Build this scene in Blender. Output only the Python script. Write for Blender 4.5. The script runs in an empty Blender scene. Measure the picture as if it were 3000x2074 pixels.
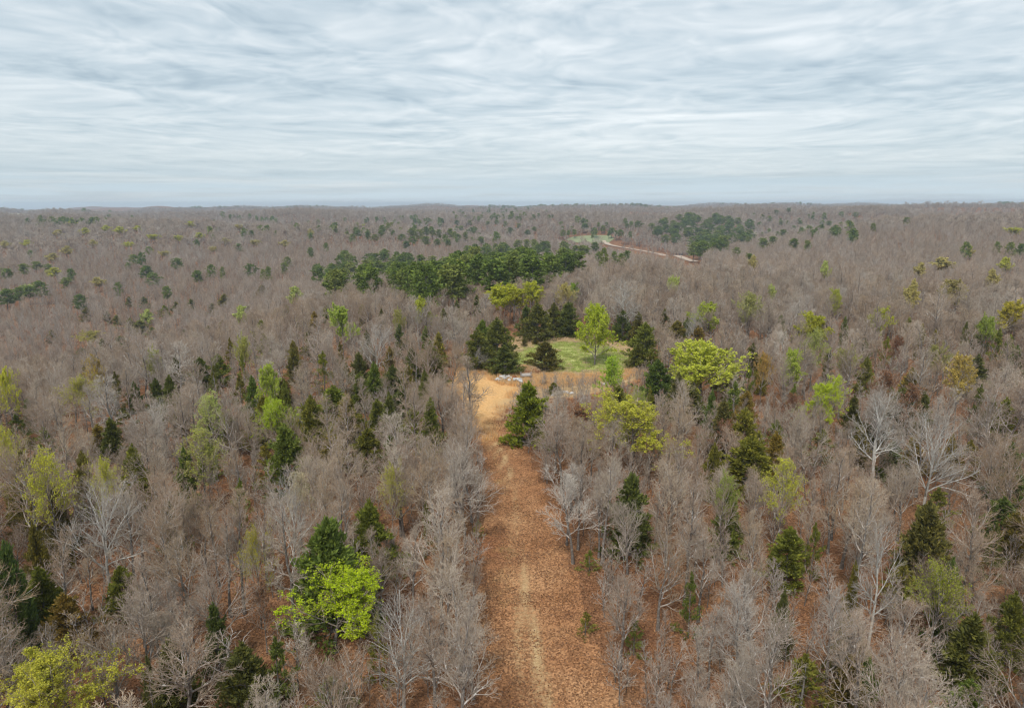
import bpy, math, random
import numpy as np
from mathutils import Vector, Matrix

R = math.radians
rng = np.random.default_rng(7)
random.seed(7)
scene = bpy.context.scene
COL = scene.collection

# ------------------------------------------------------------------ camera
F, CX, CY = 2000.0, 1500.0, 1037.0          # focal length and centre in photograph pixels (3000 x 2074)
CAMH, PITCH, ROLL = 38.0, R(12.25), R(-0.1)
fwd = np.array([0, math.cos(PITCH), -math.sin(PITCH)])
up0 = np.array([0, math.sin(PITCH), math.cos(PITCH)])
rt0 = np.array([1.0, 0, 0])
rt = rt0 * math.cos(ROLL) + up0 * math.sin(ROLL)
upv = up0 * math.cos(ROLL) - rt0 * math.sin(ROLL)
cam = bpy.data.cameras.new('camera')
cam.sensor_width = 36.0
cam.lens = 36.0 * F / 3000.0
cam.clip_start, cam.clip_end = 0.5, 60000
cam_ob = bpy.data.objects.new('camera', cam)
M = Matrix(((rt[0], upv[0], -fwd[0], 0), (rt[1], upv[1], -fwd[1], 0), (rt[2], upv[2], -fwd[2], CAMH), (0, 0, 0, 1)))
cam_ob.matrix_world = M
COL.objects.link(cam_ob)
scene.camera = cam_ob

# ------------------------------------------------------------------ light
SUN_EL, SUN_AZ = R(52), R(200)              # azimuth clockwise from +Y
world = bpy.data.worlds.new('World')
scene.world = world
world.use_nodes = True
world.cycles.sampling_method = 'NONE'     # an even overcast dome: found by the bounces themselves
sun = bpy.data.lights.new('sun', 'SUN')
sun.energy, sun.angle, sun.color = 1.5, R(10), (1.0, 0.95, 0.88)
sun_ob = bpy.data.objects.new('sun', sun)
sd = Vector((math.sin(SUN_AZ) * math.cos(SUN_EL), math.cos(SUN_AZ) * math.cos(SUN_EL), math.sin(SUN_EL)))
sun_ob.rotation_euler = (-sd).to_track_quat('-Z', 'Y').to_euler()
COL.objects.link(sun_ob)
vs = scene.view_settings
vs.view_transform, vs.look, vs.gamma, vs.use_curve_mapping = 'Standard', 'None', 1.0, False
vs.exposure = 0.9
cy = scene.cycles
cy.max_bounces, cy.diffuse_bounces, cy.glossy_bounces = 3, 2, 1
cy.transmission_bounces, cy.transparent_max_bounces, cy.volume_bounces = 2, 4, 0
cy.use_denoising = True
cy.denoiser = 'OPENIMAGEDENOISE'
cy.denoising_input_passes = 'RGB_ALBEDO_NORMAL'
cy.denoising_prefilter = 'ACCURATE'
cy.filter_width = 1.2
cy.sample_clamp_indirect = 4.0


class NT:
    """small helper round a node tree"""
    def __init__(s, tree):
        s.t = tree
        s.t.nodes.clear()
    def n(s, kind, **kw):
        nd = s.t.nodes.new(kind)
        for k, v in kw.items():
            if k.startswith('i_'):
                nd.inputs[k[2:].replace('_', ' ')].default_value = v
            else:
                setattr(nd, k, v)
        return nd
    def l(s, a, b):
        s.t.links.new(a, b)
    def put(s, sock, v):
        if isinstance(v, bpy.types.NodeSocket):
            s.l(v, sock)
        elif v is not None:
            sock.default_value = v
    def math(s, op, a, b=None, c=None, clamp=False):
        nd = s.n('ShaderNodeMath', operation=op, use_clamp=clamp)
        for i, v in enumerate((a, b, c)):
            s.put(nd.inputs[i], v)
        return nd.outputs[0]
    def vmath(s, op, a, b=None):
        nd = s.n('ShaderNodeVectorMath', operation=op)
        s.put(nd.inputs[0], a)
        s.put(nd.inputs[1], b)
        return nd.outputs[0]
    def noise(s, vec, scale, detail=3, rough=0.5, dist=0.0):
        nd = s.n('ShaderNodeTexNoise')
        if vec is not None:
            s.l(vec, nd.inputs['Vector'])
        nd.inputs['Scale'].default_value = scale
        nd.inputs['Detail'].default_value = detail
        nd.inputs['Roughness'].default_value = rough
        nd.inputs['Distortion'].default_value = dist
        return nd.outputs
    def mix(s, f, a, b, mode='MIX'):
        nd = s.n('ShaderNodeMix', data_type='RGBA', blend_type=mode)
        s.put(nd.inputs[0], f)
        for sock, v in ((nd.inputs[6], a), (nd.inputs[7], b)):
            if isinstance(v, (tuple, list)) and len(v) == 3:
                v = (*v, 1)
            s.put(sock, v)
        return nd.outputs[2]
    def ramp(s, f, stops, interp='LINEAR'):
        nd = s.n('ShaderNodeValToRGB')
        cr = nd.color_ramp
        cr.interpolation = interp
        while len(cr.elements) < len(stops):
            cr.elements.new(0.5)
        for e, (p, c) in zip(cr.elements, stops):
            e.position = p
            e.color = (*c, 1) if len(c) == 3 else c
        s.put(nd.inputs[0], f)
        return nd.outputs[0]
    def smooth(s, x, a, b):
        nd = s.n('ShaderNodeMapRange', interpolation_type='SMOOTHSTEP')
        s.put(nd.inputs[0], x)
        nd.inputs[1].default_value, nd.inputs[2].default_value = a, b
        return nd.outputs[0]


# sky: a broken undulating cloud sheet over a clear-sky model
w = NT(world.node_tree)
tc = w.n('ShaderNodeTexCoord').outputs['Generated']
sep = w.n('ShaderNodeSeparateXYZ')
w.l(tc, sep.inputs[0])
zc = w.math('MAXIMUM', sep.outputs[2], 0.0)
flat = w.n('ShaderNodeVectorMath', operation='NORMALIZE')
w.l(w.vmath('MULTIPLY', tc, (1.0, 1.0, 0.0)), flat.inputs[0])
rise = w.math('MULTIPLY', w.math('LOGARITHM', w.math('ADD', zc, 0.035), 2.718), 3.3)
vert = w.n('ShaderNodeCombineXYZ')
w.l(rise, vert.inputs[2])
SK = w.vmath('ADD', w.vmath('MULTIPLY', flat.outputs[0], (3.4, 3.4, 0.0)), vert.outputs[0])
warp = w.noise(SK, 0.9, 2, 0.5)[1]
PW = w.vmath('ADD', SK, w.vmath('MULTIPLY', w.vmath('SUBTRACT', warp, (0.5, 0.5, 0.5)), (1.25, 1.25, 0.8)))
def cloud_height(vec):
    a = w.noise(vec, 0.9, 3, 0.45)[0]
    b = w.noise(vec, 2.0, 3, 0.45)[0]
    c = w.noise(vec, 5.0, 2, 0.5)[0]
    bil = w.math('ADD', w.math('MULTIPLY', w.math('ABSOLUTE', w.math('SUBTRACT', b, 0.5)), 0.75), w.math('MULTIPLY', w.math('ABSOLUTE', w.math('SUBTRACT', c, 0.5)), 0.40))
    return w.math('ADD', a, bil)
h0 = cloud_height(PW)
h1 = cloud_height(w.vmath('ADD', PW, (0.0, 0.0, -0.16)))
emb = w.math('SUBTRACT', h1, h0)
broad = w.noise(PW, 0.55, 2, 0.5)[0]
far_fade = w.smooth(zc, 0.0, 0.12)
embs = w.math('MULTIPLY', emb, w.math('ADD', 0.55, w.math('MULTIPLY', far_fade, 1.0)))
shade = w.math('ADD', w.math('ADD', 0.505, embs), w.math('MULTIPLY', w.math('SUBTRACT', broad, 0.5), 0.75))
cloudcol = w.ramp(shade, [(0.10, (0.235, 0.290, 0.328)), (0.40, (0.330, 0.380, 0.410)), (0.62, (0.402, 0.440, 0.460)), (0.98, (0.515, 0.537, 0.545))])
# the clear strip low over the hills shows the sky beyond the sheet
low = w.math('SUBTRACT', 1.0, w.smooth(zc, 0.004, 0.06))
streak = w.noise(w.vmath('MULTIPLY', tc, (3.0, 3.0, 60.0)), 1.6, 3, 0.55)[0]
gap = w.math('MULTIPLY', low, w.smooth(streak, 0.33, 0.58), clamp=True)
clearcol = w.ramp(zc, [(0.0, (0.42, 0.49, 0.525)), (0.012, (0.40, 0.475, 0.52)), (0.03, (0.30, 0.39, 0.455)), (0.09, (0.27, 0.36, 0.435))])
sky = w.n('ShaderNodeTexSky', sky_type='NISHITA', sun_disc=False)
sky.sun_elevation, sky.sun_rotation = SUN_EL, SUN_AZ
sky.altitude, sky.air_density, sky.dust_density = 300, 1.0, 2.0
horiz = w.mix(w.math('MULTIPLY', gap, 0.85), cloudcol, clearcol)
cover = w.mix(0.90, sky.outputs[0], w.mix(1.0, horiz, (10.0, 10.0, 10.0), 'MULTIPLY'))
# MULTIPLY in a Mix node is unclamped, so the sheet keeps its brightness
bg = w.n('ShaderNodeBackground')
bg.inputs['Strength'].default_value = 0.1
w.l(cover, bg.inputs[0])
out = w.n('ShaderNodeOutputWorld')
w.l(bg.outputs[0], out.inputs[0])


# ------------------------------------------------------------------ geometry helpers
def ray(u, v):
    return fwd + rt * ((u - CX) / F) + upv * ((CY - v) / F)

def project(p):
    d = np.asarray(p, float) - np.array([0, 0, CAMH])
    z = d @ fwd
    return CX + F * (d @ rt) / z, CY - F * (d @ upv) / z, z

_azc = np.arctan((np.array([-900, 0, 500, 1000, 1500, 2000, 2500, 3000, 3900]) - CX) / F)
_rc = np.array([0, 130, 180, 250, 350, 450, 600, 800, 1000, 1300, 1800, 2500, 3500, 5000, 8000])
_zt = np.array([
    [0, -1, -8, -26, -42, -45, -36, -20, -8, -2, 3, 6, 10, 14, 14],
    [0, 0, -6, -24, -42, -46, -38, -20, -9, -3, 3, 6, 10, 14, 14],
    [0, 0, -3, -17, -36, -43, -37, -21, -10, -3, 3, 7, 12, 16, 16],
    [0, 0, 0, -2, -7, -16, -26, -22, -13, -6, 3, 9, 15, 19, 19],
    [0, 0, 0, 0, -1, -5, -17, -22, -18, -8, 5, 12, 17, 20, 20],
    [0, 0, 0, 0, 0, -6, -16, -21, -17, 0, 9, 13, 19, 22, 22],
    [0, 0, 0, 0, -3, -7, -9, -6, 0, 8, 14, 18, 21, 23, 23],
    [0, 0, 0, 0, -3, -5, -5, -2, 3, 9, 15, 19, 22, 24, 24],
    [0, 0, 0, 0, -3, -5, -5, -2, 3, 9, 15, 19, 22, 24, 24]], float)
_rf = np.concatenate([np.linspace(0, 600, 121), np.geomspace(620, 8000, 140)])
_af = np.linspace(R(-50), R(50), 81)
_tmp = np.array([np.interp(_rf, _rc, row) for row in _zt])
_tf = np.array([np.interp(_af, _azc, _tmp[:, j]) for j in range(len(_rf))]).T
def _blur(a, k, ax):
    ker = np.exp(-0.5 * (np.arange(-3 * k, 3 * k + 1) / k) ** 2)
    ker /= ker.sum()
    pad = [(0, 0), (0, 0)]
    pad[ax] = (3 * k, 3 * k)
    return np.apply_along_axis(lambda m: np.convolve(m, ker, 'valid'), ax, np.pad(a, pad, mode='edge'))
_tf = _blur(_blur(_tf, 5, 0), 5, 1)

def ground(x, y):
    x, y = np.asarray(x, float), np.asarray(y, float)
    r = np.hypot(x, y)
    a = np.clip(np.arctan2(x, y), _af[0], _af[-1])
    ai = np.clip((a - _af[0]) / (_af[1] - _af[0]), 0, len(_af) - 1.001)
    ri = np.interp(r, _rf, np.arange(len(_rf)))
    ri = np.clip(ri, 0, len(_rf) - 1.001)
    i, j = ai.astype(int), ri.astype(int)
    fa, fr = ai - i, ri - j
    z = (_tf[i, j] * (1 - fa) + _tf[i + 1, j] * fa) * (1 - fr) + (_tf[i, j + 1] * (1 - fa) + _tf[i + 1, j + 1] * fa) * fr
    amp = np.clip((r - 300) / 900, 0, 1) * np.where(r > 3500, 1.5, 1.0)
    z = z + amp * (6.0 * np.sin(x / 137 + 1.3 + np.sin(y / 211)) * np.sin(y / 173 + 0.4) + 4.5 * np.sin(x / 71 + y / 93) * np.sin(y / 89 - x / 190 + 2))
    z = z + np.clip((r - 1800) / 1500, 0, 1) * (10.0 * np.sin(x / 420 + 0.6) * np.sin(y / 380 + 1.0) + 6.0 * np.sin(x / 230 + y / 300 + 2.0) + 2.5 * np.sin(x / 90 + y / 500))
    z = z - np.clip((r - 700) / 600, 0, 1) * 5.0 - np.clip((r - 1500) / 2000, 0, 1) * 4.0
    z = z + np.clip((r - 650) / 450, 0, 1) * (14.0 - 5.0 * np.clip((r - 2000) / 1200, 0, 1)) * np.sin(y / 118 + 1.7 * np.sin(x / 270 + 0.5) + 0.7 * np.sin(x / 105) + 0.4)
    return z

_tt = np.geomspace(25, 6000, 560)
def hit(u, v, h=0.0):
    """where the line of sight through photograph pixel (u, v) is h metres above the ground"""
    d = ray(u, v)
    x, y = d[0] * _tt, d[1] * _tt
    g = CAMH + d[2] * _tt - ground(x, y) - h
    neg = np.flatnonzero(g <= 0)
    if not len(neg) or neg[0] == 0:
        t = _tt[-1]
    else:
        i = neg[0]
        t = _tt[i - 1] + (_tt[i] - _tt[i - 1]) * g[i - 1] / (g[i - 1] - g[i])
    return float(d[0] * t), float(d[1] * t)


def make_mesh(name, verts, quads, mats=(), mat_index=None, smooth=False):
    verts = np.asarray(verts, np.float32)
    quads = np.asarray(quads, np.int32)
    me = bpy.data.meshes.new(name)
    me.vertices.add(len(verts))
    me.vertices.foreach_set('co', verts.ravel())
    k = quads.shape[1]
    me.loops.add(quads.size)
    me.loops.foreach_set('vertex_index', quads.ravel())
    me.polygons.add(len(quads))
    me.polygons.foreach_set('loop_start', np.arange(0, quads.size, k, dtype=np.int32))
    for m in mats:
        me.materials.append(m)
    if mat_index is not None:
        me.polygons.foreach_set('material_index', np.asarray(mat_index, np.int32))
    if smooth:
        me.polygons.foreach_set('use_smooth', np.ones(len(quads), bool))
    me.update(calc_edges=True)
    return me

def norm(a):
    return a / np.maximum(np.linalg.norm(a, axis=-1, keepdims=True), 1e-9)

def tubes(pts, rad, n):
    """(N,K,3) centre lines with (N,K) radii -> verts, quads"""
    N, K, _ = pts.shape
    t = norm(pts[:, -1] - pts[:, 0])
    ref = np.where(np.abs(t[:, 2:3]) > 0.8, np.array([[1.0, 0, 0]]), np.array([[0, 0, 1.0]]))
    a = norm(np.cross(t, ref))
    b = np.cross(t, a)
    ang = np.arange(n) * 2 * math.pi / n
    ring = a[:, None, :] * np.cos(ang)[None, :, None] + b[:, None, :] * np.sin(ang)[None, :, None]
    v = pts[:, :, None, :] + rad[:, :, None, None] * ring[:, None, :, :]
    idx = np.arange(N * K * n).reshape(N, K, n)
    q = np.stack([idx[:, :-1, :], np.roll(idx, -1, 2)[:, :-1, :], np.roll(idx, -1, 2)[:, 1:, :], idx[:, 1:, :]], -1)
    return v.reshape(-1, 3), q.reshape(-1, 4)

def merge(parts):
    vs_, qs_, mi, o = [], [], [], 0
    for v, q, m in parts:
        vs_.append(v); qs_.append(q + o); mi.append(np.full(len(q), m)); o += len(v)
    return np.concatenate(vs_), np.concatenate(qs_), np.concatenate(mi)

def sample_line(pts, t):
    """points at parameter t (N,m) along (N,K,3) lines"""
    N, K, _ = pts.shape
    f = np.clip(t, 0, 1) * (K - 1)
    i = np.minimum(f.astype(int), K - 2)
    fr = (f - i)[..., None]
    n = np.arange(N)[:, None]
    return pts[n, i] * (1 - fr) + pts[n, i + 1] * fr, norm(pts[n, i + 1] - pts[n, i])

def grow(g, pts, rad, m, t0, t1, length, ang, K, upk, wig, rk=0.55, tip=0.35, rmin=0.004):
    """m children on every line"""
    N = len(pts)
    t = (np.arange(m)[None, :] + g.random((N, m))) / m
    t = t0 + (t1 - t0) * t
    p, d = sample_line(pts, t)
    rr = np.take_along_axis(rad, np.minimum((t * (rad.shape[1] - 1)).astype(int), rad.shape[1] - 1), 1)
    az = np.arange(m)[None, :] * 2.4 + g.random((N, m)) * 1.6 + g.random((N, 1)) * 6.28
    ref = np.where(np.abs(d[..., 2:3]) > 0.85, np.array([1.0, 0, 0]), np.array([0, 0, 1.0]))
    a = norm(np.cross(d, ref)); b = np.cross(d, a)
    side = a * np.cos(az)[..., None] + b * np.sin(az)[..., None]
    an = ang(t) if callable(ang) else ang
    an = an * (0.75 + 0.5 * g.random((N, m)))
    dr = d * np.cos(an)[..., None] + side * np.sin(an)[..., None]
    L = (length(t) if callable(length) else length) * (0.65 + 0.7 * g.random((N, m)))
    step = (L / (K - 1))[..., None]
    out_ = [p]
    cur, dd = p, dr
    for _ in range(K - 1):
        dd = norm(dd + np.array([0, 0, upk]) + wig * g.normal(size=dd.shape))
        cur = cur + dd * step
        out_.append(cur)
    P = np.stack(out_, 2).reshape(N * m, K, 3)
    r0 = np.maximum(rr * rk, rmin).reshape(-1)
    Rr = r0[:, None] * np.linspace(1, tip, K)[None, :]
    return P, np.maximum(Rr, rmin * 0.6)


# ------------------------------------------------------------------ materials
def principled(nt, col, rough=0.9, spec=0.15, normal=None):
    b = nt.n('ShaderNodeBsdfPrincipled')
    nt.put(b.inputs['Base Color'], (*col, 1) if isinstance(col, tuple) else col)
    b.inputs['Roughness'].default_value = rough
    b.inputs['Specular IOR Level'].default_value = spec
    if normal is not None:
        nt.l(normal, b.inputs['Normal'])
    o = nt.n('ShaderNodeOutputMaterial')
    nt.l(b.outputs[0], o.inputs[0])
    return b

def new_mat(name):
    m = bpy.data.materials.new(name)
    m.use_nodes = True
    return m, NT(m.node_tree)

def bark_mat(name, stops, patch=(0.5, 0.49, 0.46), amount=0.35, bright=1.0, stand=0.0):
    m, nt = new_mat(name)
    oi = nt.n('ShaderNodeObjectInfo')
    base = nt.ramp(oi.outputs['Random'], stops, 'LINEAR')
    if stand:
        ns = nt.noise(oi.outputs['Location'], 0.022, 3, 0.6)[0]
        base = nt.mix(stand, base, nt.mix(1.0, base, nt.ramp(ns, [(0.28, (0.62, 0.57, 0.53)), (0.44, (1.10, 1.01, 0.92)), (0.55, (0.92, 0.92, 0.94)), (0.72, (1.45, 1.40, 1.36))]), 'MULTIPLY'))
    co = nt.n('ShaderNodeTexCoord').outputs['Object']
    n1 = nt.noise(co, 3.5, 4, 0.6)[0]
    f = nt.math('MULTIPLY', nt.smooth(n1, 0.52, 0.66), amount)
    c = nt.mix(f, base, patch)
    n2 = nt.noise(co, 9.0, 2, 0.5)[0]
    c = nt.mix(1.0, c, nt.ramp(n2, [(0.3, (0.72 * bright,) * 3), (0.7, (1.25 * bright,) * 3)]), 'MULTIPLY')
    principled(nt, c, 0.95, 0.1)
    return m

TW = [(0.0, (0.31, 0.248, 0.186)), (0.16, (0.40, 0.315, 0.238)), (0.30, (0.22, 0.158, 0.110)), (0.44, (0.42, 0.366, 0.296)), (0.58, (0.37, 0.284, 0.186)), (0.70, (0.19, 0.140, 0.098)), (0.82, (0.38, 0.306, 0.238)), (0.92, (0.48, 0.444, 0.385)), (1.0, (0.29, 0.230, 0.168))]
MAT_TWIG = bark_mat('twig', TW, (0.52, 0.48, 0.44), 0.35, 1.22, 1.0)
MAT_BARK = bark_mat('bark', [(0.0, (0.14, 0.118, 0.10)), (0.4, (0.20, 0.175, 0.155)), (0.7, (0.11, 0.092, 0.08)), (1.0, (0.25, 0.235, 0.215))], (0.46, 0.46, 0.43), 0.6)
MAT_LIMB = bark_mat('limb_bark', [(0.0, (0.33, 0.275, 0.23)), (0.3, (0.44, 0.385, 0.335)), (0.55, (0.26, 0.210, 0.170)), (0.8, (0.49, 0.445, 0.40)), (1.0, (0.36, 0.300, 0.25))], (0.68, 0.665, 0.635), 0.7, 1.0, 0.5)
MAT_PALE = bark_mat('pale_bark', [(0, (0.40, 0.375, 0.335)), (1, (0.50, 0.475, 0.43))], (0.75, 0.74, 0.7), 0.7)
MAT_PALETWIG = bark_mat('pale_twig', [(0, (0.36, 0.315, 0.27)), (1, (0.42, 0.38, 0.335))], (0.5, 0.46, 0.41), 0.4)

def leaf_mat(name, cols=None, trans=0.35, var=0.35):
    """cols: ramp stops over the tree's own random number; None = the object's own colour"""
    m, nt = new_mat(name)
    oi = nt.n('ShaderNodeObjectInfo')
    base = nt.ramp(oi.outputs['Random'], cols) if cols else oi.outputs['Color']
    geo = nt.n('ShaderNodeNewGeometry')
    rnd = geo.outputs['Random Per Island']
    c = nt.mix(1.0, base, nt.ramp(rnd, [(0.0, (1 - var, 1 - var * 0.9, 1 - var * 0.6)), (0.6, (1, 1, 1)), (1.0, (1 + var, 1 + var * 0.8, 1 + var * 0.3))]), 'MULTIPLY')
    d = nt.n('ShaderNodeBsdfDiffuse')
    t = nt.n('ShaderNodeBsdfTranslucent')
    nt.l(c, d.inputs[0]); nt.l(c, t.inputs[0])
    mx = nt.n('ShaderNodeMixShader')
    mx.inputs[0].default_value = trans
    nt.l(d.outputs[0], mx.inputs[1]); nt.l(t.outputs[0], mx.inputs[2])
    o = nt.n('ShaderNodeOutputMaterial')
    nt.l(mx.outputs[0], o.inputs[0])
    return m

MAT_LEAF = leaf_mat('spring_leaf', None, 0.4, 0.3)
MAT_CEDAR = leaf_mat('cedar_spray', None, 0.3, 0.45)
MAT_PINE = leaf_mat('pine_needle', [(0, (0.14, 0.20, 0.042)), (0.5, (0.20, 0.262, 0.058)), (1, (0.26, 0.29, 0.078))], 0.25, 0.45)
MAT_RUSSET = leaf_mat('russet_leaf', [(0, (0.25, 0.115, 0.06)), (1, (0.3, 0.16, 0.085))], 0.3, 0.35)
MAT_LITTER = leaf_mat('fallen_leaf', [(0, (0.30, 0.155, 0.075)), (0.5, (0.36, 0.20, 0.105)), (1, (0.27, 0.135, 0.07))], 0.1, 0.5)
MAT_SEDGE = leaf_mat('dry_sedge', [(0, (0.80, 0.50, 0.22)), (0.6, (0.86, 0.58, 0.30)), (1, (0.76, 0.58, 0.36))], 0.3, 0.25)
MAT_STRAW = leaf_mat('pale_straw', [(0, (0.72, 0.57, 0.36)), (1, (0.66, 0.50, 0.34))], 0.3, 0.25)
MAT_GRASS = leaf_mat('green_grass', [(0, (0.32, 0.41, 0.08)), (0.6, (0.41, 0.46, 0.13)), (1, (0.56, 0.50, 0.25))], 0.3, 0.3)

def litter_colour(nt, pos):
    n1 = nt.noise(pos, 0.12, 4, 0.6)[0]
    c = nt.ramp(n1, [(0.3, (0.19, 0.098, 0.056)), (0.5, (0.27, 0.15, 0.083)), (0.7, (0.33, 0.205, 0.12))])
    v = nt.n('ShaderNodeTexVoronoi', feature='F1')
    nt.l(pos, v.inputs['Vector'])
    v.inputs['Scale'].default_value = 7.0
    bw = nt.n('ShaderNodeRGBToBW'); nt.l(v.outputs['Color'], bw.inputs[0])
    return nt.mix(1.0, c, nt.ramp(bw.outputs[0], [(0.1, (0.45, 0.42, 0.42)), (0.5, (0.95, 0.93, 0.9)), (0.9, (1.5, 1.5, 1.45))]), 'MULTIPLY')

def bump(nt, hgt, strength, dist):
    b = nt.n('ShaderNodeBump')
    b.inputs['Strength'].default_value, b.inputs['Distance'].default_value = strength, dist
    nt.l(hgt, b.inputs['Height'])
    return b.outputs[0]

MAT_FLOOR, nt = new_mat('forest_floor')
pos = nt.n('ShaderNodeNewGeometry').outputs['Position']
principled(nt, nt.mix(1.0, litter_colour(nt, pos), (0.92, 0.84, 0.80), 'MULTIPLY'), 1.0, 0.0, bump(nt, nt.noise(pos, 5.0, 3, 0.6)[0], 0.6, 0.15))

MAT_TRAIL, nt = new_mat('trail_ground')
pos = nt.n('ShaderNodeNewGeometry').outputs['Position']
at = nt.n('ShaderNodeAttribute', attribute_name='cover')
sp = nt.n('ShaderNodeSeparateColor'); nt.l(at.outputs['Color'], sp.inputs[0])
lit = nt.mix(1.0, litter_colour(nt, pos), (1.26, 1.15, 1.03), 'MULTIPLY')
n2 = nt.noise(pos, 0.35, 5, 0.65)[0]
n3 = nt.noise(pos, 2.2, 4, 0.65)[0]
n4 = nt.noise(pos, 9.0, 3, 0.6)[0]
straw = nt.ramp(n4, [(0.3, (0.34, 0.22, 0.105)), (0.5, (0.50, 0.345, 0.18)), (0.7, (0.62, 0.46, 0.26))])
sandy = nt.ramp(n3, [(0.3, (0.52, 0.285, 0.11)), (0.5, (0.68, 0.40, 0.17)), (0.72, (0.76, 0.50, 0.25))])
green = nt.ramp(n3, [(0.25, (0.27, 0.34, 0.07)), (0.42, (0.37, 0.43, 0.12)), (0.54, (0.48, 0.47, 0.19)), (0.68, (0.60, 0.51, 0.29))])
def soft(mask, nz, k=0.7):
    return nt.smooth(nt.math('ADD', mask, nt.math('MULTIPLY', nt.math('SUBTRACT', nz, 0.5), k)), 0.12, 0.88)
c = nt.mix(soft(sp.outputs[2], n3, 1.1), lit, straw)       # blue: straw
c = nt.mix(soft(sp.outputs[0], n2, 0.8), c, sandy)         # red: sandy orange ground
c = nt.mix(soft(sp.outputs[1], n2, 0.9), c, green)         # green: grass
principled(nt, c, 1.0, 0.0, bump(nt, n4, 0.5, 0.1))

def plain(name, col, rough=0.8, var=0.25, scale=6.0, spec=0.2):
    m, nt = new_mat(name)
    co = nt.n('ShaderNodeTexCoord').outputs['Object']
    n1 = nt.noise(co, scale, 5, 0.65)[0]
    c = nt.mix(1.0, (*col, 1), nt.ramp(n1, [(0.3, (1 - var,) * 3), (0.7, (1 + var * 0.6,) * 3)]), 'MULTIPLY')
    principled(nt, c, rough, spec)
    return m
MAT_WHITE = plain('weathered_white', (0.55, 0.54, 0.525), 0.8, 0.3, 3)
MAT_GREYWOOD = plain('grey_wood', (0.33, 0.31, 0.30), 0.9, 0.35, 5)
MAT_RUST = plain('rusty_metal', (0.32, 0.12, 0.05), 0.85, 0.4, 6)
MAT_ROAD = plain('gravel_road', (0.52, 0.41, 0.32), 0.95, 0.2, 0.3)
MAT_FIELD = plain('field_grass', (0.26, 0.29, 0.15), 1.0, 0.25, 0.05)
MAT_PALEFIELD = plain('dry_field', (0.50, 0.48, 0.34), 1.0, 0.2, 0.05)

# ------------------------------------------------------------------ ground
def struct(name, me, label=None):
    o = bpy.data.objects.new(name, me)
    COL.objects.link(o)
    o['kind'] = 'structure'
    if label:
        o['label'] = label
    return o

az = np.concatenate([np.linspace(R(-52), R(52), 209), np.linspace(R(56), R(304), 63)])
rr = np.concatenate([[3.0], np.linspace(10, 260, 101), np.geomspace(266, 7500, 190)])
A, RR = np.meshgrid(az, rr)
gx, gy = RR * np.sin(A), RR * np.cos(A)
gz = ground(gx, gy)
idx = np.arange(A.size).reshape(A.shape)
nx = np.roll(idx, -1, 1)
q = np.stack([idx[:-1], nx[:-1], nx[1:], idx[1:]], -1).reshape(-1, 4)[:, ::-1]
gv = np.stack([gx, gy, gz], -1).reshape(-1, 3)
struct('terrain', make_mesh('terrain', gv, q, [MAT_FLOOR], smooth=True), 'brown leaf covered forest floor rolling away to the horizon')

def in_poly(x, y, poly):
    x, y = np.asarray(x), np.asarray(y)
    c = np.zeros(x.shape, bool)
    n = len(poly)
    for i in range(n):
        (x0, y0), (x1, y1) = poly[i], poly[(i + 1) % n]
        k = ((y0 > y) != (y1 > y)) & (x < (x1 - x0) * (y - y0) / (y1 - y0 + 1e-12) + x0)
        c ^= k
    return c

def sdist(x, y, poly):
    """signed distance to a polygon, positive inside"""
    x, y = np.asarray(x, float), np.asarray(y, float)
    d = np.full(x.shape, 1e9)
    n = len(poly)
    for i in range(n):
        (x0, y0), (x1, y1) = poly[i], poly[(i + 1) % n]
        ex, ey = x1 - x0, y1 - y0
        t = np.clip(((x - x0) * ex + (y - y0) * ey) / (ex * ex + ey * ey + 1e-12), 0, 1)
        d = np.minimum(d, np.hypot(x - x0 - t * ex, y - y0 - t * ey))
    return np.where(in_poly(x, y, poly), d, -d)

def to_ground(pix):
    return [hit(u, v) for u, v in pix]

TRAIL_PX = [(2074, 1400, 1800), (1900, 1402, 1745), (1750, 1408, 1690), (1600, 1412, 1645), (1500, 1416, 1612), (1400, 1420, 1575), (1330, 1400, 1540), (1280, 1375, 1490), (1220, 1360, 1470), (1160, 1345, 1465), (1105, 1330, 1460)]
tl = to_ground([(l, v) for v, l, r in TRAIL_PX])
tr = to_ground([(r, v) for v, l, r in TRAIL_PX])
def back(p0, p1, y):
    k = (y - p0[1]) / (p1[1] - p0[1])
    return (p0[0] + (p1[0] - p0[0]) * k, y)
tl = [(-3.5, -40), (-3.5, 15)] + tl
tr = [(9.0, -40), (9.0, 15)] + tr
TRAIL = tl + tr[::-1]
CLEAR = to_ground([(1322, 1130), (1335, 1085), (1400, 1068), (1440, 1040), (1465, 1005), (1520, 985), (1600, 975), (1690, 980), (1760, 990), (1850, 1005), (1900, 1040), (1905, 1075), (1885, 1105), (1830, 1130), (1760, 1150), (1690, 1165), (1600, 1170), (1530, 1180), (1490, 1200), (1450, 1230), (1370, 1200)])
GREEN = to_ground([(1480, 1078), (1500, 1040), (1540, 1020), (1620, 1003), (1720, 1003), (1800, 1020), (1850, 1050), (1835, 1078), (1750, 1088), (1690, 1092), (1620, 1085)])
SANDY = to_ground([(1330, 1118), (1380, 1098), (1450, 1095), (1500, 1120), (1530, 1145), (1470, 1185), (1455, 1240), (1445, 1290), (1375, 1270), (1350, 1190)])

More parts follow.
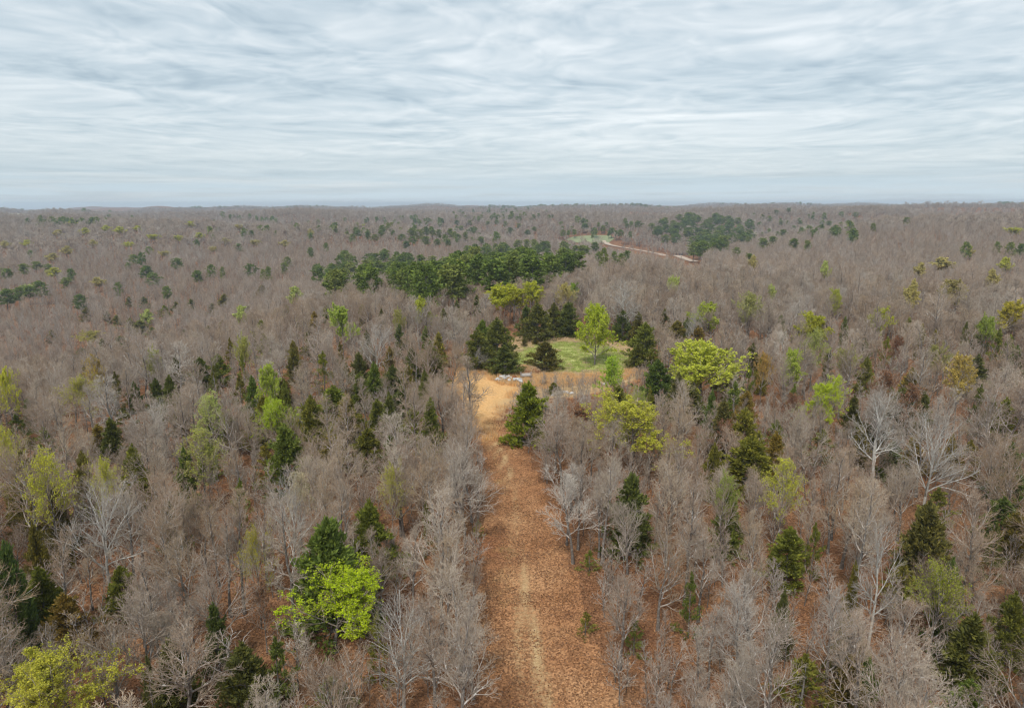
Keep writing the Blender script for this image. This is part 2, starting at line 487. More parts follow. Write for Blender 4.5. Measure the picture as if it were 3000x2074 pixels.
def sheet(name, poly, step, lift, colour_fn, label, margin=1.5):
    xs = [p[0] for p in poly]; ys = [p[1] for p in poly]
    X, Y = np.meshgrid(np.arange(min(xs) - margin, max(xs) + margin, step), np.arange(min(ys) - margin, max(ys) + margin, step))
    sd_ = sdist(X, Y, poly) + 0.9 * np.sin(X * 0.9 + 2 * np.sin(Y * 0.31)) * np.sin(Y * 0.7)
    Z = ground(X, Y) + lift
    keep = sd_ > -margin * 0.6
    ii = np.arange(X.size).reshape(X.shape)
    kq = keep[:-1, :-1] & keep[1:, :-1] & keep[1:, 1:] & keep[:-1, 1:]
    q_ = np.stack([ii[:-1, :-1], ii[:-1, 1:], ii[1:, 1:], ii[1:, :-1]], -1)[kq]
    used = np.unique(q_)
    remap = np.zeros(X.size, int); remap[used] = np.arange(len(used))
    V = np.stack([X, Y, Z], -1).reshape(-1, 3)[used]
    me = make_mesh(name, V, remap[q_], [MAT_TRAIL], smooth=True)
    colr = colour_fn(V[:, 0], V[:, 1])
    ca = me.color_attributes.new('cover', 'FLOAT_COLOR', 'POINT')
    ca.data.foreach_set('color', np.concatenate([colr, np.ones((len(V), 1))], 1).astype(np.float32).ravel())
    return struct(name, me, label)

_tc = np.array([((a[0] + b[0]) / 2, (a[1] + b[1]) / 2) for a, b in zip(tl, tr)])
_tw = np.array([abs(b[0] - a[0]) / 2 for a, b in zip(tl, tr)])
def trail_cover(x, y):
    cx = np.interp(y, _tc[:, 1], _tc[:, 0]); hw = np.interp(y, _tc[:, 1], _tw)
    s = (x - cx) / hw
    mid = np.exp(-((s - 0.02 - 0.06 * np.sin(y * 0.07)) / 0.10) ** 2) + 0.55 * np.exp(-((s + 0.30) / 0.09) ** 2)
    edge = np.clip((1.0 - np.abs(s)) * 2.2, 0, 1)
    strawm = 0.70 * mid * (0.7 + 0.3 * np.sin(y * 0.13 + 1)) + 0.10 * edge
    sandm = np.clip((y - 94) / 36, 0, 1) * np.clip((1.0 - np.abs(s)) * 1.6, 0, 1)
    greenm = 0.22 * np.exp(-((s + 0.45) / 0.3) ** 2) * np.clip((130 - y) / 40, 0, 1) * (0.6 + 0.4 * np.sin(y * 0.21))
    return np.stack([sandm * 0.9, greenm, strawm], -1)
def clear_cover(x, y):
    g = np.clip(sdist(x, y, GREEN) / 8 + 0.55, 0, 1)
    s = np.clip(sdist(x, y, SANDY) / 9 + 0.42, 0, 1)
    st = np.clip(sdist(x, y, CLEAR) / 3 + 0.3, 0, 1)
    return np.stack([s, g, st], -1)
sheet('trail', TRAIL, 0.8, 0.03, trail_cover, 'wide leaf strewn trail running through the bare woods to the clearing')
sheet('clearing_ground', CLEAR, 0.8, 0.06, clear_cover, 'open clearing of straw, sand and short green grass')

def ribbon(name, px, half, mat, label, lift=0.25):
    pts = np.array(to_ground(px))
    t = np.linspace(0, len(pts) - 1, 60)
    P = np.stack([np.interp(t, np.arange(len(pts)), pts[:, k]) for k in (0, 1)], -1)
    P = np.stack([np.convolve(np.pad(P[:, k], 3, mode='edge'), np.ones(7) / 7, 'valid') for k in (0, 1)], -1)
    d = norm(np.gradient(P, axis=0)); nrm = np.stack([-d[:, 1], d[:, 0]], -1)
    rows = [P + nrm * half * k for k in (-1, -0.3, 0.3, 1)]
    V = np.stack(rows, 1); Z = ground(V[..., 0], V[..., 1]).max(1, keepdims=True) + lift + 0 * V[..., 0]
    V = np.concatenate([V, Z[..., None]], -1)
    ii = np.arange(60 * 4).reshape(60, 4)
    q_ = np.stack([ii[:-1, :-1], ii[:-1, 1:], ii[1:, 1:], ii[1:, :-1]], -1).reshape(-1, 4)
    me = make_mesh(name, V.reshape(-1, 3), q_, [mat], smooth=True)
    struct(name, me, label)
    return P

ROAD = ribbon('road', [(1772, 704), (1778, 716), (1800, 722), (1850, 730), (1900, 738), (1950, 747), (2000, 757), (2040, 768)], 4.5, MAT_ROAD, 'pale gravel road curving down the far valley side')

def patch(name, px, mat, label, lift=0.3):
    poly = to_ground(px)
    cx, cy_ = np.mean([p[0] for p in poly]), np.mean([p[1] for p in poly])
    rings = []
    for k in (1.0, 0.75, 0.5, 0.25):
        rings.append([(cx + (p[0] - cx) * k, cy_ + (p[1] - cy_) * k) for p in poly])
    n = len(poly)
    V = np.array(rings).reshape(-1, 2)
    V = np.concatenate([V, [[cx, cy_]]])
    Z = ground(V[:, 0], V[:, 1]) + lift
    V = np.concatenate([V, Z[:, None]], 1)
    q_ = []
    for k in range(3):
        for i in range(n):
            q_.append([k * n + i, k * n + (i + 1) % n, (k + 1) * n + (i + 1) % n, (k + 1) * n + i])
    me = bpy.data.meshes.new(name)
    me.from_pydata(V.tolist(), [], q_ + [[3 * n + i, 3 * n + (i + 1) % n, 4 * n] for i in range(n)])
    me.materials.append(mat)
    struct(name, me, label)
    return poly
FIELD = patch('field', [(1655, 704), (1680, 694), (1740, 690), (1790, 691), (1800, 700), (1785, 711), (1740, 714), (1690, 712)], MAT_FIELD, 'green field in the valley beside the gravel road', 0.5)
FIELD2 = patch('pasture', [(-40, 640), (-40, 628), (50, 627), (100, 631), (90, 638)], MAT_PALEFIELD, 'pale far pasture at the skyline on the left edge', 0.8)
EXCL = [TRAIL, CLEAR, FIELD, FIELD2]

# ------------------------------------------------------------------ tree builders (unit: metres, base at origin)
def skeleton(seed, H, spread, limbs=15, n2=8, n3=6, n4=4, base=0.38, lean=0.0, fork=False, thick=1.0, k=1.0):
    g = np.random.default_rng(seed)
    K = 9
    zz = np.linspace(0, 1, K)
    wob = np.cumsum(g.normal(size=(K, 2)) * 0.014 * H, 0) * zz[:, None]
    wob[:, 0] += lean * H * zz ** 1.3
    top = 0.72 if fork else 0.9
    tr_ = np.stack([wob[:, 0], wob[:, 1], zz * H * top - 0.3 * (1 - zz)], -1)[None]
    r0 = 0.0135 * H * thick
    trr = (r0 * (1 - 0.78 * zz ** 1.1) * (1 + 0.5 * np.exp(-zz * 14)))[None]
    def l1(t):
        s = np.clip((t - base) / (1 - base), 0, 1)
        return spread * H * (0.80 + 0.50 * np.sin(np.pi * (0.25 + 0.62 * s)) - 0.42 * s)
    def a1(t):
        s = np.clip((t - base) / (1 - base), 0, 1)
        return R(58) - R(36) * s
    L1, R1 = grow(g, tr_, trr, limbs, base, 1.0, l1, a1, 7, 0.13, 0.12, 0.62, 0.32, 0.030)
    len1 = np.linalg.norm(L1[:, -1] - L1[:, 0], axis=1)
    def sub(P, f):
        ln = np.linalg.norm(P[:, -1] - P[:, 0], axis=1)[:, None]
        return lambda t: f * ln * (1.15 - 0.6 * t)
    L2, R2 = grow(g, L1, R1, n2, 0.15, 1.0, sub(L1, 0.52), R(40), 5, 0.09, 0.13, 0.62, 0.4, 0.016 * k)
    L3, R3 = grow(g, L2, R2, n3, 0.15, 1.0, sub(L2, 0.55), R(38), 3, 0.07, 0.14, 0.6, 0.55, 0.0095 * k)
    out_ = dict(trunk=(tr_, trr), L1=(L1, R1), L2=(L2, R2), L3=(L3, R3))
    if n4:
        out_['L4'] = grow(g, L3, R3, n4, 0.2, 1.0, sub(L3, 0.62), R(36), 2, 0.06, 0.1, 0.7, 0.6, 0.0062 * k)
    return out_, g

def trunk_parts(s, n0=7, n1=5, lm=3):
    return [(*tubes(*s['trunk'], n0), 0), (*tubes(*s['L1'], n1), lm)]

def twig_parts(s, m=1, n2=4):
    p = [(*tubes(*s['L2'], n2), 3), (*tubes(*s['L3'], 3), m)]
    if 'L4' in s:
        p.append((*tubes(*s['L4'], 3), m))
    return p

def cards(g, P, D, L, W, m, fold=0.0):
    """one small quad per point: P base, D direction, L length, W width"""
    D = norm(D)
    s = norm(np.cross(D, norm(g.normal(size=D.shape))))
    L = np.asarray(L)[..., None]; W = np.asarray(W)[..., None]
    mid = P + D * L * 0.5
    v = np.stack([P, mid + s * W * 0.5, P + D * L, mid - s * W * 0.5], 1)
    q_ = np.arange(len(P) * 4).reshape(-1, 4)
    return v.reshape(-1, 3), q_, m

def leaf_cards(g, s, n, size, m, frac=1.0, clump=None, level='L4'):
    T = s[level][0] if level in s else s['L3'][0]
    N = len(T)
    if frac < 1.0:                      # leaves only on some limbs' twigs
        per = N // max(1, len(s['L1'][0]))
        keep = g.random(len(s['L1'][0])) < frac
        sel = np.flatnonzero(np.repeat(keep, per)[:N])
    else:
        sel = np.arange(N)
    i = g.choice(sel, n)
    t = g.random((n, 1))
    P = T[i, 0] * (1 - t) + T[i, -1] * t + g.normal(size=(n, 3)) * 0.06
    D = g.normal(size=(n, 3)) + np.array([0, 0, -0.15])
    sz = size * (0.6 + 0.8 * g.random(n))
    return cards(g, P, D, sz, sz * 0.8, m)

def cedar_parts(seed, H, Rm, n=1250, sub=7, m=1, L=0.42, power=0.8, lobes=5):
    g = np.random.default_rng(seed)
    zz = np.linspace(0, 1, 6)
    tk = np.stack([0.05 * np.sin(zz * 5), 0.05 * np.cos(zz * 4), zz * H * 0.94 - 0.3 * (1 - zz)], -1)[None]
    tkr = (0.02 * H * (1 - 0.85 * zz))[None]
    nb = max(24, n // 14)
    ph = g.random(8) * 6.28
    def blen(q_):
        prof = (1 - q_) ** (power + 0.25) * (0.70 + 0.30 * np.clip(q_ / 0.16, 0, 1)) + 0.02
        return Rm * 1.12 * prof * (1 + 0.22 * np.sin(23 * q_ + ph[2]))
    b, br = grow(g, tk, tkr, nb, 0.02, 0.97, blen, lambda q_: R(84) - R(40) * q_ ** 2, 5, 0.05, 0.07, 0.3, 0.3, 0.012)
    per = n // nb
    tt = 0.25 + 0.75 * g.random((nb, per)) ** 0.7
    P, Dr = sample_line(b, tt)
    P = P.reshape(-1, 3)
    P = P + g.normal(size=P.shape) * (0.17 * (H / 8) * (1.15 - 0.85 * np.clip(P[:, 2:3] / H, 0, 1)))
    Dr = norm(Dr.reshape(-1, 3) + np.array([0, 0, 0.55]))
    Pn = np.repeat(P, sub, 0) + g.normal(size=(len(P) * sub, 3)) * 0.11 * (H / 8)
    Dn = norm(np.repeat(Dr, sub, 0) + g.normal(size=Pn.shape) * 0.45)
    ln = L * (0.55 + 0.8 * g.random(len(Pn)))
    parts = [cards(g, Pn, Dn, ln, ln * 0.34, m)]
    # a leader at the tip
    k = 60
    Pt = np.stack([g.normal(size=k) * 0.06, g.normal(size=k) * 0.06, H * (0.9 + 0.1 * g.random(k))], -1)
    parts.append(cards(g, Pt, np.stack([g.normal(size=k) * 0.4, g.normal(size=k) * 0.4, np.ones(k)], -1), np.full(k, L), np.full(k, L * 0.3), m))
    trunk = [(*tubes(tk, tkr, 6), 0), (*tubes(b, br, 4), 0)]
    return trunk, parts

def pine_parts(seed, H, Rm, n_br=38, tuft=5, nd=11, m=1, L=0.95, cb=0.42):
    g = np.random.default_rng(seed)
    zz = np.linspace(0, 1, 7)
    tk = np.stack([0.012 * H * np.sin(zz * 4 + seed), 0.012 * H * np.cos(zz * 3), zz * H * 0.97 - 0.3 * (1 - zz)], -1)[None]
    tkr = (0.011 * H * (1 - 0.8 * zz))[None]
    def ln(t):
        s = np.clip((t - cb) / (1 - cb), 0, 1)
        return Rm * (0.35 + 0.75 * np.sin(np.pi * (0.12 + 0.72 * s)) - 0.3 * s)
    def an(t):
        s = np.clip((t - cb) / (1 - cb), 0, 1)
        return R(88) - R(50) * s
    b, br = grow(g, tk, tkr, n_br, cb, 1.0, ln, an, 5, 0.07, 0.09, 0.35, 0.35, 0.03)
    trunk = [(*tubes(tk, tkr, 6), 0)]
    t = 0.45 + 0.55 * g.random((len(b), tuft))
    t[:, 0] = 1.0
    P, D = sample_line(b, t)
    P = P.reshape(-1, 3) + g.normal(size=(len(b) * tuft, 3)) * 0.35
    D = D.reshape(-1, 3)
    Pn = np.repeat(P, nd, 0) + g.normal(size=(len(P) * nd, 3)) * 0.12
    Dn = norm(g.normal(size=Pn.shape) + np.array([0, 0, 0.45]) + 0.5 * np.repeat(D, nd, 0))
    lnn = L * (0.5 + 0.7 * g.random(len(Pn)))
    return trunk, [(*tubes(b, br, 4), 0)], [cards(g, Pn, Dn, lnn, lnn * 0.42, m)]

def build(name, parts, mats):
    v, q_, mi = merge(parts)
    return make_mesh(name, v, q_, mats, mi)

KIND = {}      # kind -> list of (unit height H, unit crown radius, trunk mesh, crown mesh, joined mesh)
def crown_radius(v):
    return float(np.percentile(np.hypot(v[:, 0], v[:, 1]), 92))

def add_kind(kind, H, trunk, crown, mats):
    v, q_, mi = merge(crown)
    used = sorted(set(mi.tolist()))
    cm = make_mesh(kind + '_crown', v, q_, mats, mi)
    tm = build(kind + '_trunk', trunk, mats)
    KIND.setdefault(kind, []).append((H, crown_radius(v), tm, cm))

def add_joined(kind, H, parts, mats):
    v, q_, mi = merge(parts)
    KIND.setdefault(kind, []).append((H, crown_radius(v), make_mesh(kind, v, q_, mats, mi)))

BT = [MAT_BARK, MAT_TWIG, MAT_TWIG, MAT_LIMB]
# bare hardwoods: broad, upright and crooked forms
for i, (sp_, nl, bs, fk, ln_) in enumerate([(0.27, 15, 0.28, True, 0.02), (0.20, 14, 0.34, False, -0.02), (0.17, 14, 0.40, False, 0.03), (0.31, 16, 0.26, True, -0.04), (0.15, 13, 0.42, False, 0.0), (0.24, 15, 0.32, True, 0.05), (0.19, 13, 0.38, True, -0.03), (0.22, 14, 0.30, False, 0.04)]):
    s, g = skeleton(100 + i, 12.0, sp_, nl, 8, 6, 4, bs, ln_, fk)
    add_kind('bare', 12.0, trunk_parts(s), twig_parts(s), BT)
    s, g = skeleton(100 + i, 12.0, sp_, nl, 8, 6, 2, bs, ln_, fk, 1.0, 1.35)
    tp = trunk_parts(s, 5, 4) + twig_parts(s, 1, 3)
    add_joined('bare_mid', 12.0, tp, BT)
# pale barked trees
for i, (sp_, fk) in enumerate([(0.34, True), (0.27, False), (0.38, True)]):
    s, g = skeleton(140 + i, 13.0, sp_, 13, 8, 6, 3, 0.32, 0.03 * (i - 1), fk, 1.1)
    add_kind('pale', 13.0, trunk_parts(s), twig_parts(s), [MAT_PALE, MAT_PALETWIG, MAT_PALETWIG, MAT_PALE])
# coarse copies for the far wood
for i in range(6):
    s, g = skeleton(200 + i, 12.0, 0.18 + 0.02 * i, 13, 7, 5, 0, 0.30, 0.0, i % 2 == 0, 1.0, 1.9)
    add_joined('bare_far', 12.0, trunk_parts(s, 4, 3) + twig_parts(s, 1, 3), BT)
for i in range(4):
    s, g = skeleton(230 + i, 12.0, 0.22 + 0.02 * i, 9, 5, 4, 0, 0.30, 0.0, i % 2 == 0, 1.2, 7.0)
    add_joined('bare_horizon', 12.0, trunk_parts(s, 3, 3) + twig_parts(s, 1, 3), BT)
# trees holding dead russet leaves
for i in range(2):
    s, g = skeleton(240 + i, 9.0, 0.32, 13, 7, 6, 3, 0.28, 0.0, i == 0)
    add_kind('russet', 9.0, trunk_parts(s), twig_parts(s, 1) + [leaf_cards(g, s, 4200, 0.16, 2)], [MAT_BARK, MAT_TWIG, MAT_RUSSET, MAT_LIMB])
# trees in young leaf: dense and sparse
for i in range(3):
    s, g = skeleton(260 + i, 11.0, 0.32 + 0.03 * i, 17, 8, 6, 3, 0.34, 0.0, i != 1)
    add_kind('leafy', 11.0, trunk_parts(s), twig_parts(s, 1) + [leaf_cards(g, s, 24000, 0.125, 2, 0.92)], [MAT_BARK, MAT_TWIG, MAT_LEAF, MAT_LIMB])
for i in range(3):
    s, g = skeleton(270 + i, 11.0, 0.30 + 0.03 * i, 17, 8, 6, 3, 0.42, 0.0, i == 1)
    add_kind('sparse', 11.0, trunk_parts(s), twig_parts(s, 1) + [leaf_cards(g, s, 8000, 0.125, 2, 0.9)], [MAT_BARK, MAT_TWIG, MAT_LEAF, MAT_LIMB])
for i in range(3):
    s, g = skeleton(260 + i, 11.0, 0.27 + 0.02 * i, 17, 7, 6, 0, 0.48, 0.0, i != 1, 1.0, 1.3)
    add_kind('leafy_far', 11.0, trunk_parts(s, 5, 4), twig_parts(s, 1, 3) + [leaf_cards(g, s, 14000, 0.22, 2, 1.0)], [MAT_BARK, MAT_TWIG, MAT_LEAF, MAT_LIMB])
    s, g = skeleton(270 + i, 11.0, 0.27 + 0.02 * i, 17, 7, 6, 0, 0.46, 0.0, i == 1, 1.0, 1.3)
    add_kind('sparse_far', 11.0, trunk_parts(s, 5, 4), twig_parts(s, 1, 3) + [leaf_cards(g, s, 7000, 0.21, 2, 0.97)], [MAT_BARK, MAT_TWIG, MAT_LEAF, MAT_LIMB])
s, g = skeleton(291, 11.0, 0.36, 22, 7, 6, 0, 0.20, 0.0, True, 1.0, 1.3)
add_kind('round', 11.0, trunk_parts(s, 6, 4), twig_parts(s, 1, 3) + [leaf_cards(g, s, 17000, 0.21, 2, 1.0)], [MAT_BARK, MAT_TWIG, MAT_LEAF, MAT_LIMB])
# far trees in young leaf
for i in range(3):
    s, g = skeleton(280 + i, 11.0, 0.28 + 0.02 * i, 13, 6, 5, 0, 0.48, 0.0, i == 1, 1.0, 2.0)
    add_kind('bud', 11.0, trunk_parts(s, 5, 4), twig_parts(s, 1, 3) + [leaf_cards(g, s, 5200, 0.40, 2, 1.0)], [MAT_BARK, MAT_TWIG, MAT_LEAF, MAT_LIMB])
# cedars
for i, (rm, pw, lb) in enumerate([(2.3, 0.72, 5), (2.9, 0.62, 4), (1.9, 0.85, 6), (2.6, 0.55, 3), (3.2, 0.7, 5)]):
    tk, cr = cedar_parts(300 + i, 8.0, rm, 1300, 8, 1, 0.42, pw, lb)
    add_kind('cedar', 8.0, tk, cr, [MAT_BARK, MAT_CEDAR])
for i, rm in enumerate([2.6, 3.0]):
    tk, cr = cedar_parts(330 + i, 8.0, rm, 420, 5, 1, 0.42, 0.6, 4)
    add_kind('cedar_thin', 8.0, tk, cr, [MAT_BARK, MAT_CEDAR])
for i, rm in enumerate([2.3, 2.8]):
    tk, cr = cedar_parts(320 + i, 8.0, rm, 320, 6, 1, 0.8, 0.7, 4)
    add_kind('cedar_far', 8.0, tk, cr, [MAT_BARK, MAT_CEDAR])
# pines
for i, (rm, cb) in enumerate([(3.6, 0.42), (3.1, 0.48), (4.0, 0.38), (2.7, 0.45)]):
    tk, br, cr = pine_parts(340 + i, 18.0, rm, 40, 5, 12, 1, 0.95, cb)
    add_kind('pine', 18.0, tk + br, cr, [MAT_BARK, MAT_PINE])
    tk, br, cr = pine_parts(360 + i, 18.0, rm, 24, 4, 6, 1, 1.9, cb)
    add_joined('pine_far', 18.0, tk + cr, [MAT_BARK, MAT_PINE])
# saplings and brush
for i in range(4):
    s, g = skeleton(380 + i, 5.0, 0.22, 12, 6, 4, 0, 0.25, 0.04 * (i - 2), False, 0.75)
    add_joined('sapling', 5.0, trunk_parts(s, 4, 3) + twig_parts(s, 1, 3), BT)

# ------------------------------------------------------------------ placing things
THINGS = []           # records for the labels
def place(kind, x, y, h, width=None, rot=None, colour=None, name='tree', cat='tree', group=None, label=None, desc=None, z=None, var=None):
    vs_ = KIND[kind]
    k = var if var is not None else random.randrange(len(vs_))
    Hh, rad, tm, cm = vs_[k % len(vs_)]
    sz = h / Hh
    sx = sz if width is None else min(max(width / (2 * rad), 0.45 * sz), 2.2 * sz)
    root = bpy.data.objects.new(name, None)
    root.empty_display_size = 0.5
    root.location = (x, y, (float(ground(x, y)) if z is None else z) - 0.05)
    root.rotation_euler = (0, 0, random.random() * 6.283 if rot is None else rot)
    root.scale = (sx, sx, sz)
    COL.objects.link(root)
    root['category'] = cat
    if group:
        root['group'] = group
    for nm, me in (('trunk', tm), ('crown', cm)):
        o = bpy.data.objects.new(nm, me)
        o.parent = root
        if colour is not None:
            o.color = (*colour, 1)
        COL.objects.link(o)
    g0 = root.location.z
    u, v, d = project((x, y, g0 + h * 0.68))
    rec = dict(root=root, x=x, y=y, h=h, r=rad * sx, u=u, v=v, d=d, kind=kind, label=label, desc=desc or name.replace('_', ' '), name=name)
    THINGS.append(rec)
    return rec

D = 3000.0 / 2309.0
def by_top(kind, ud, vd, h, wd=None, **kw):
    """a tree whose tip stands at (ud, vd) of the 2309-pixel view; wd its crown width there"""
    u, v = ud * D, vd * D
    x, y = hit(u, v, h)
    wm = None
    if wd:
        dist = project((x, y, float(ground(x, y)) + h))[2]
        wm = wd * D / F * dist * 1.08
    return place(kind, x, y, h, wm, **kw)

def by_base(kind, ud, vb, vt, wd, **kw):
    """a tree whose foot (vb) and tip (vt) both show"""
    x, y = hit(ud * D, vb * D)
    d = ray(ud * D, vt * D)
    t = y / d[1]
    h = CAMH + d[2] * t - float(ground(x, y))
    dist = project((x, y, 0))[2]
    return place(kind, x, y, h, wd * D / F * dist * 1.05, **kw)

LIME, YEL, OLV, PALE, GOLD = (0.44, 0.60, 0.035), (0.60, 0.60, 0.07), (0.50, 0.48, 0.085), (0.54, 0.60, 0.17), (0.58, 0.50, 0.17)
CDK, CDG, CBR = (0.165, 0.180, 0.045), (0.215, 0.228, 0.045), (0.28, 0.25, 0.055)
def leafy(kind, ud, vd, h, wd, col, label, desc='young-leaf tree', short=None, **kw):
    if vd < 860 and kind in ('leafy', 'sparse'):
        kind += '_far'
        h = h * 1.12
    r = by_top(kind, ud, vd, h, wd, colour=col, name='leafing_tree', cat='tree', group='trees coming into spring leaf', label=label, desc=desc, **kw)
    r['short'] = short
    return r

# landmarks in young leaf
leafy('leafy', 745, 1292, 7.6, 205, (0.50, 0.62, 0.03), 'bright lime green tree in front of the large dark cedar', short='the bright lime tree', var=2, rot=0.6)
r_ = by_base('round', 1340, 824, 694, 84, colour=(0.50, 0.58, 0.05), name='leafing_tree', cat='tree', group='trees coming into spring leaf', label='rounded yellow-green tree on a dark forked trunk standing on the grass', var=1, rot=1.0)
r_['short'] = 'the round tree on the grass'
leafy('round', 1587, 777, 12, 138, (0.62, 0.66, 0.09), 'broad mustard-yellow tree above dark cedars, right of the clearing', short='the broad mustard-yellow tree', var=0)
leafy('leafy', 1428, 915, 11, 150, (0.58, 0.57, 0.08), 'wide thin olive-yellow tree in front of the clearing', short='the wide olive-yellow tree', var=1)
leafy('leafy', 1862, 872, 9.5, 70, (0.54, 0.64, 0.045), 'lime green tree with a small dark cedar at its right side', short='the lime tree beside the small cedar', var=1)
leafy('leafy', 110, 1460, 9.5, 190, (0.56, 0.54, 0.08), 'large olive-yellow tree in the bottom left corner', short='the corner olive tree', var=0)
leafy('sparse', 572, 1216, 9, 76, (0.46, 0.40, 0.05), 'narrow mustard tree left of the large dark cedar', short='the narrow mustard tree', var=2)
leafy('sparse', 2125, 1270, 10, 125, (0.34, 0.37, 0.05), 'olive green tree over dark cedars near the lower right corner', short='the lower right olive tree', var=1)
leafy('leafy', 622, 892, 11, 75, (0.44, 0.55, 0.04), 'lime tree leaning over the twin dark cedars on the left', short='the lime tree over the twin cedars', var=0)
leafy('sparse', 475, 905, 10, 62, PALE, 'small pale lime tree left of the twin dark cedars', short='the small pale lime tree', var=0)
leafy('sparse', 448, 990, 10, 80, (0.46, 0.48, 0.11), 'thin olive tree with scattered leaves left of the twin dark cedars')
leafy('leafy', 608, 820, 11, 50, (0.46, 0.54, 0.08), 'upper lime tree behind the twin dark cedars on the left', var=2)
leafy('leafy', 770, 702, 12, 45, (0.46, 0.56, 0.10), 'tall pale lime tree left of the forked white trunks', short='the tall pale lime tree', var=1)
leafy('sparse', 183, 865, 10, 80, OLV, 'olive-yellow tree high in the left woods', short='the left olive tree')
leafy('sparse', 8, 990, 11, 70, YEL, 'yellow tree cut by the left edge of the picture')
leafy('sparse', 105, 1050, 12, 80, YEL, 'sparse yellow tree beside a dark cedar at the left')
leafy('sparse', 230, 1060, 10, 60, YEL, 'small yellow-tufted tree behind a big pale bare crown at the left')
leafy('sparse', 880, 1070, 9, 58, OLV, 'small pale olive tree left of the trail', short='the small olive tree by the trail')
leafy('sparse', 1768, 1060, 10, 70, YEL, 'yellow-tufted tree among pale bare crowns on the right', short='the yellow-tufted tree')
leafy('sparse', 1640, 1090, 9, 48, (0.32, 0.40, 0.07), 'small olive-lime tree beside a cedar right of the trail')
leafy('leafy', 1130, 634, 13, 66, (0.56, 0.58, 0.06), 'yellow-green tree in front of the pine grove, left of its twin', short='the yellow tree before the pine grove')
leafy('leafy', 1158, 642, 11, 46, (0.54, 0.55, 0.06), 'middle yellow tree in the trio in front of the pine grove')
leafy('leafy', 1203, 634, 12, 55, (0.56, 0.58, 0.06), 'yellow-green tree in front of the pine grove, right of its twin')
leafy('sparse', 1278, 648, 11, 48, GOLD, 'golden olive tree behind the row of dark cedars')
leafy('leafy', 1297, 636, 11, 26, (0.30, 0.44, 0.05), 'narrow green tree touching the golden one behind the cedar row')
leafy('leafy', 1592, 676, 12, 52, (0.46, 0.52, 0.07), 'lime tree with a white trunk right of the clearing', short='the white-trunked lime tree')
leafy('sparse', 1688, 672, 12, 58, (0.42, 0.42, 0.14), 'faint pale olive tree in the bare woods right of the clearing')
leafy('leafy', 1882, 650, 12, 30, (0.50, 0.52, 0.10), 'slim pale lime tree alone in the right middle woods', short='the slim pale lime tree')
leafy('leafy', 1828, 698, 12, 56, (0.50, 0.50, 0.06), 'ragged yellow tree with dark cedars beside it on the right', short='the ragged yellow tree')
leafy('leafy', 1995, 692, 11, 44, (0.52, 0.54, 0.06), 'bright yellow-green small tree in the right middle woods', short='the small bright yellow-green tree')
leafy('leafy', 2276, 690, 11, 48, (0.58, 0.50, 0.07), 'golden yellow tree near the right edge', short='the golden tree near the right edge')
leafy('sparse', 2228, 705, 11, 46, (0.34, 0.42, 0.07), 'green-yellow tree wrapped around a dark cedar near the right edge')
leafy('sparse', 1787, 800, 10, 44, (0.46, 0.54, 0.09), 'small pale lime tree right of the broad mustard-yellow tree')
leafy('sparse', 1722, 810, 9, 38, (0.52, 0.34, 0.10), 'small orange-tan tree right of the broad mustard-yellow tree')
leafy('sparse', 2170, 815, 11, 50, (0.56, 0.43, 0.12), 'orange-gold tree in the right woods', short='the orange-gold tree')
leafy('sparse', 1836, 755, 11, 52, (0.42, 0.45, 0.13), 'faint yellow-green tree below the ragged yellow tree')
leafy('sparse', 1920, 775, 10, 48, (0.42, 0.42, 0.13), 'faint olive tree above the lime tree with the small cedar')
leafy('sparse', 2130, 770, 10, 46, (0.42, 0.40, 0.13), 'faint olive tree above the orange-gold tree')
leafy('sparse', 2150, 640, 12, 50, (0.44, 0.38, 0.14), 'hazy olive tree high in the right woods')
leafy('sparse', 540, 748, 11, 36, (0.46, 0.46, 0.12), 'pale olive tree in the left middle woods, right of the dark ridge cedars')
leafy('sparse', 338, 778, 11, 40, (0.44, 0.44, 0.13), 'pale olive tree below the dark ridge cedars on the left')
leafy('sparse', 190, 745, 11, 54, (0.48, 0.43, 0.10), 'olive-yellow tree left of the dark ridge cedars')
leafy('sparse', 212, 815, 10, 40, (0.54, 0.40, 0.09), 'small golden tree above the left olive tree')
leafy('sparse', 10, 848, 11, 44, YEL, 'yellow tree at the left edge below the ridge')
leafy('leafy', 952, 682, 11, 34, (0.52, 0.55, 0.07), 'small yellow-green tree left of the clearing below the pine grove')
leafy('sparse', 900, 690, 11, 30, (0.42, 0.40, 0.12), 'faint olive tree below the pine grove, left of the clearing')
r_ = by_base('round', 1378, 905, 808, 46, colour=(0.46, 0.62, 0.06), name='leafing_tree', cat='tree', group='trees coming into spring leaf', label='slim fresh lime sapling at the front edge of the clearing', var=1)
r_['short'] = 'the slim lime sapling'
leafy('sparse', 1432, 872, 8, 50, (0.42, 0.50, 0.09), 'pale lime sapling beside a cedar in front of the clearing')
leafy('sparse', 670, 1085, 8, 60, (0.62, 0.55, 0.36), 'small tree with cream blossom left of the trail', desc='blossoming tree', short='the cream blossom tree')

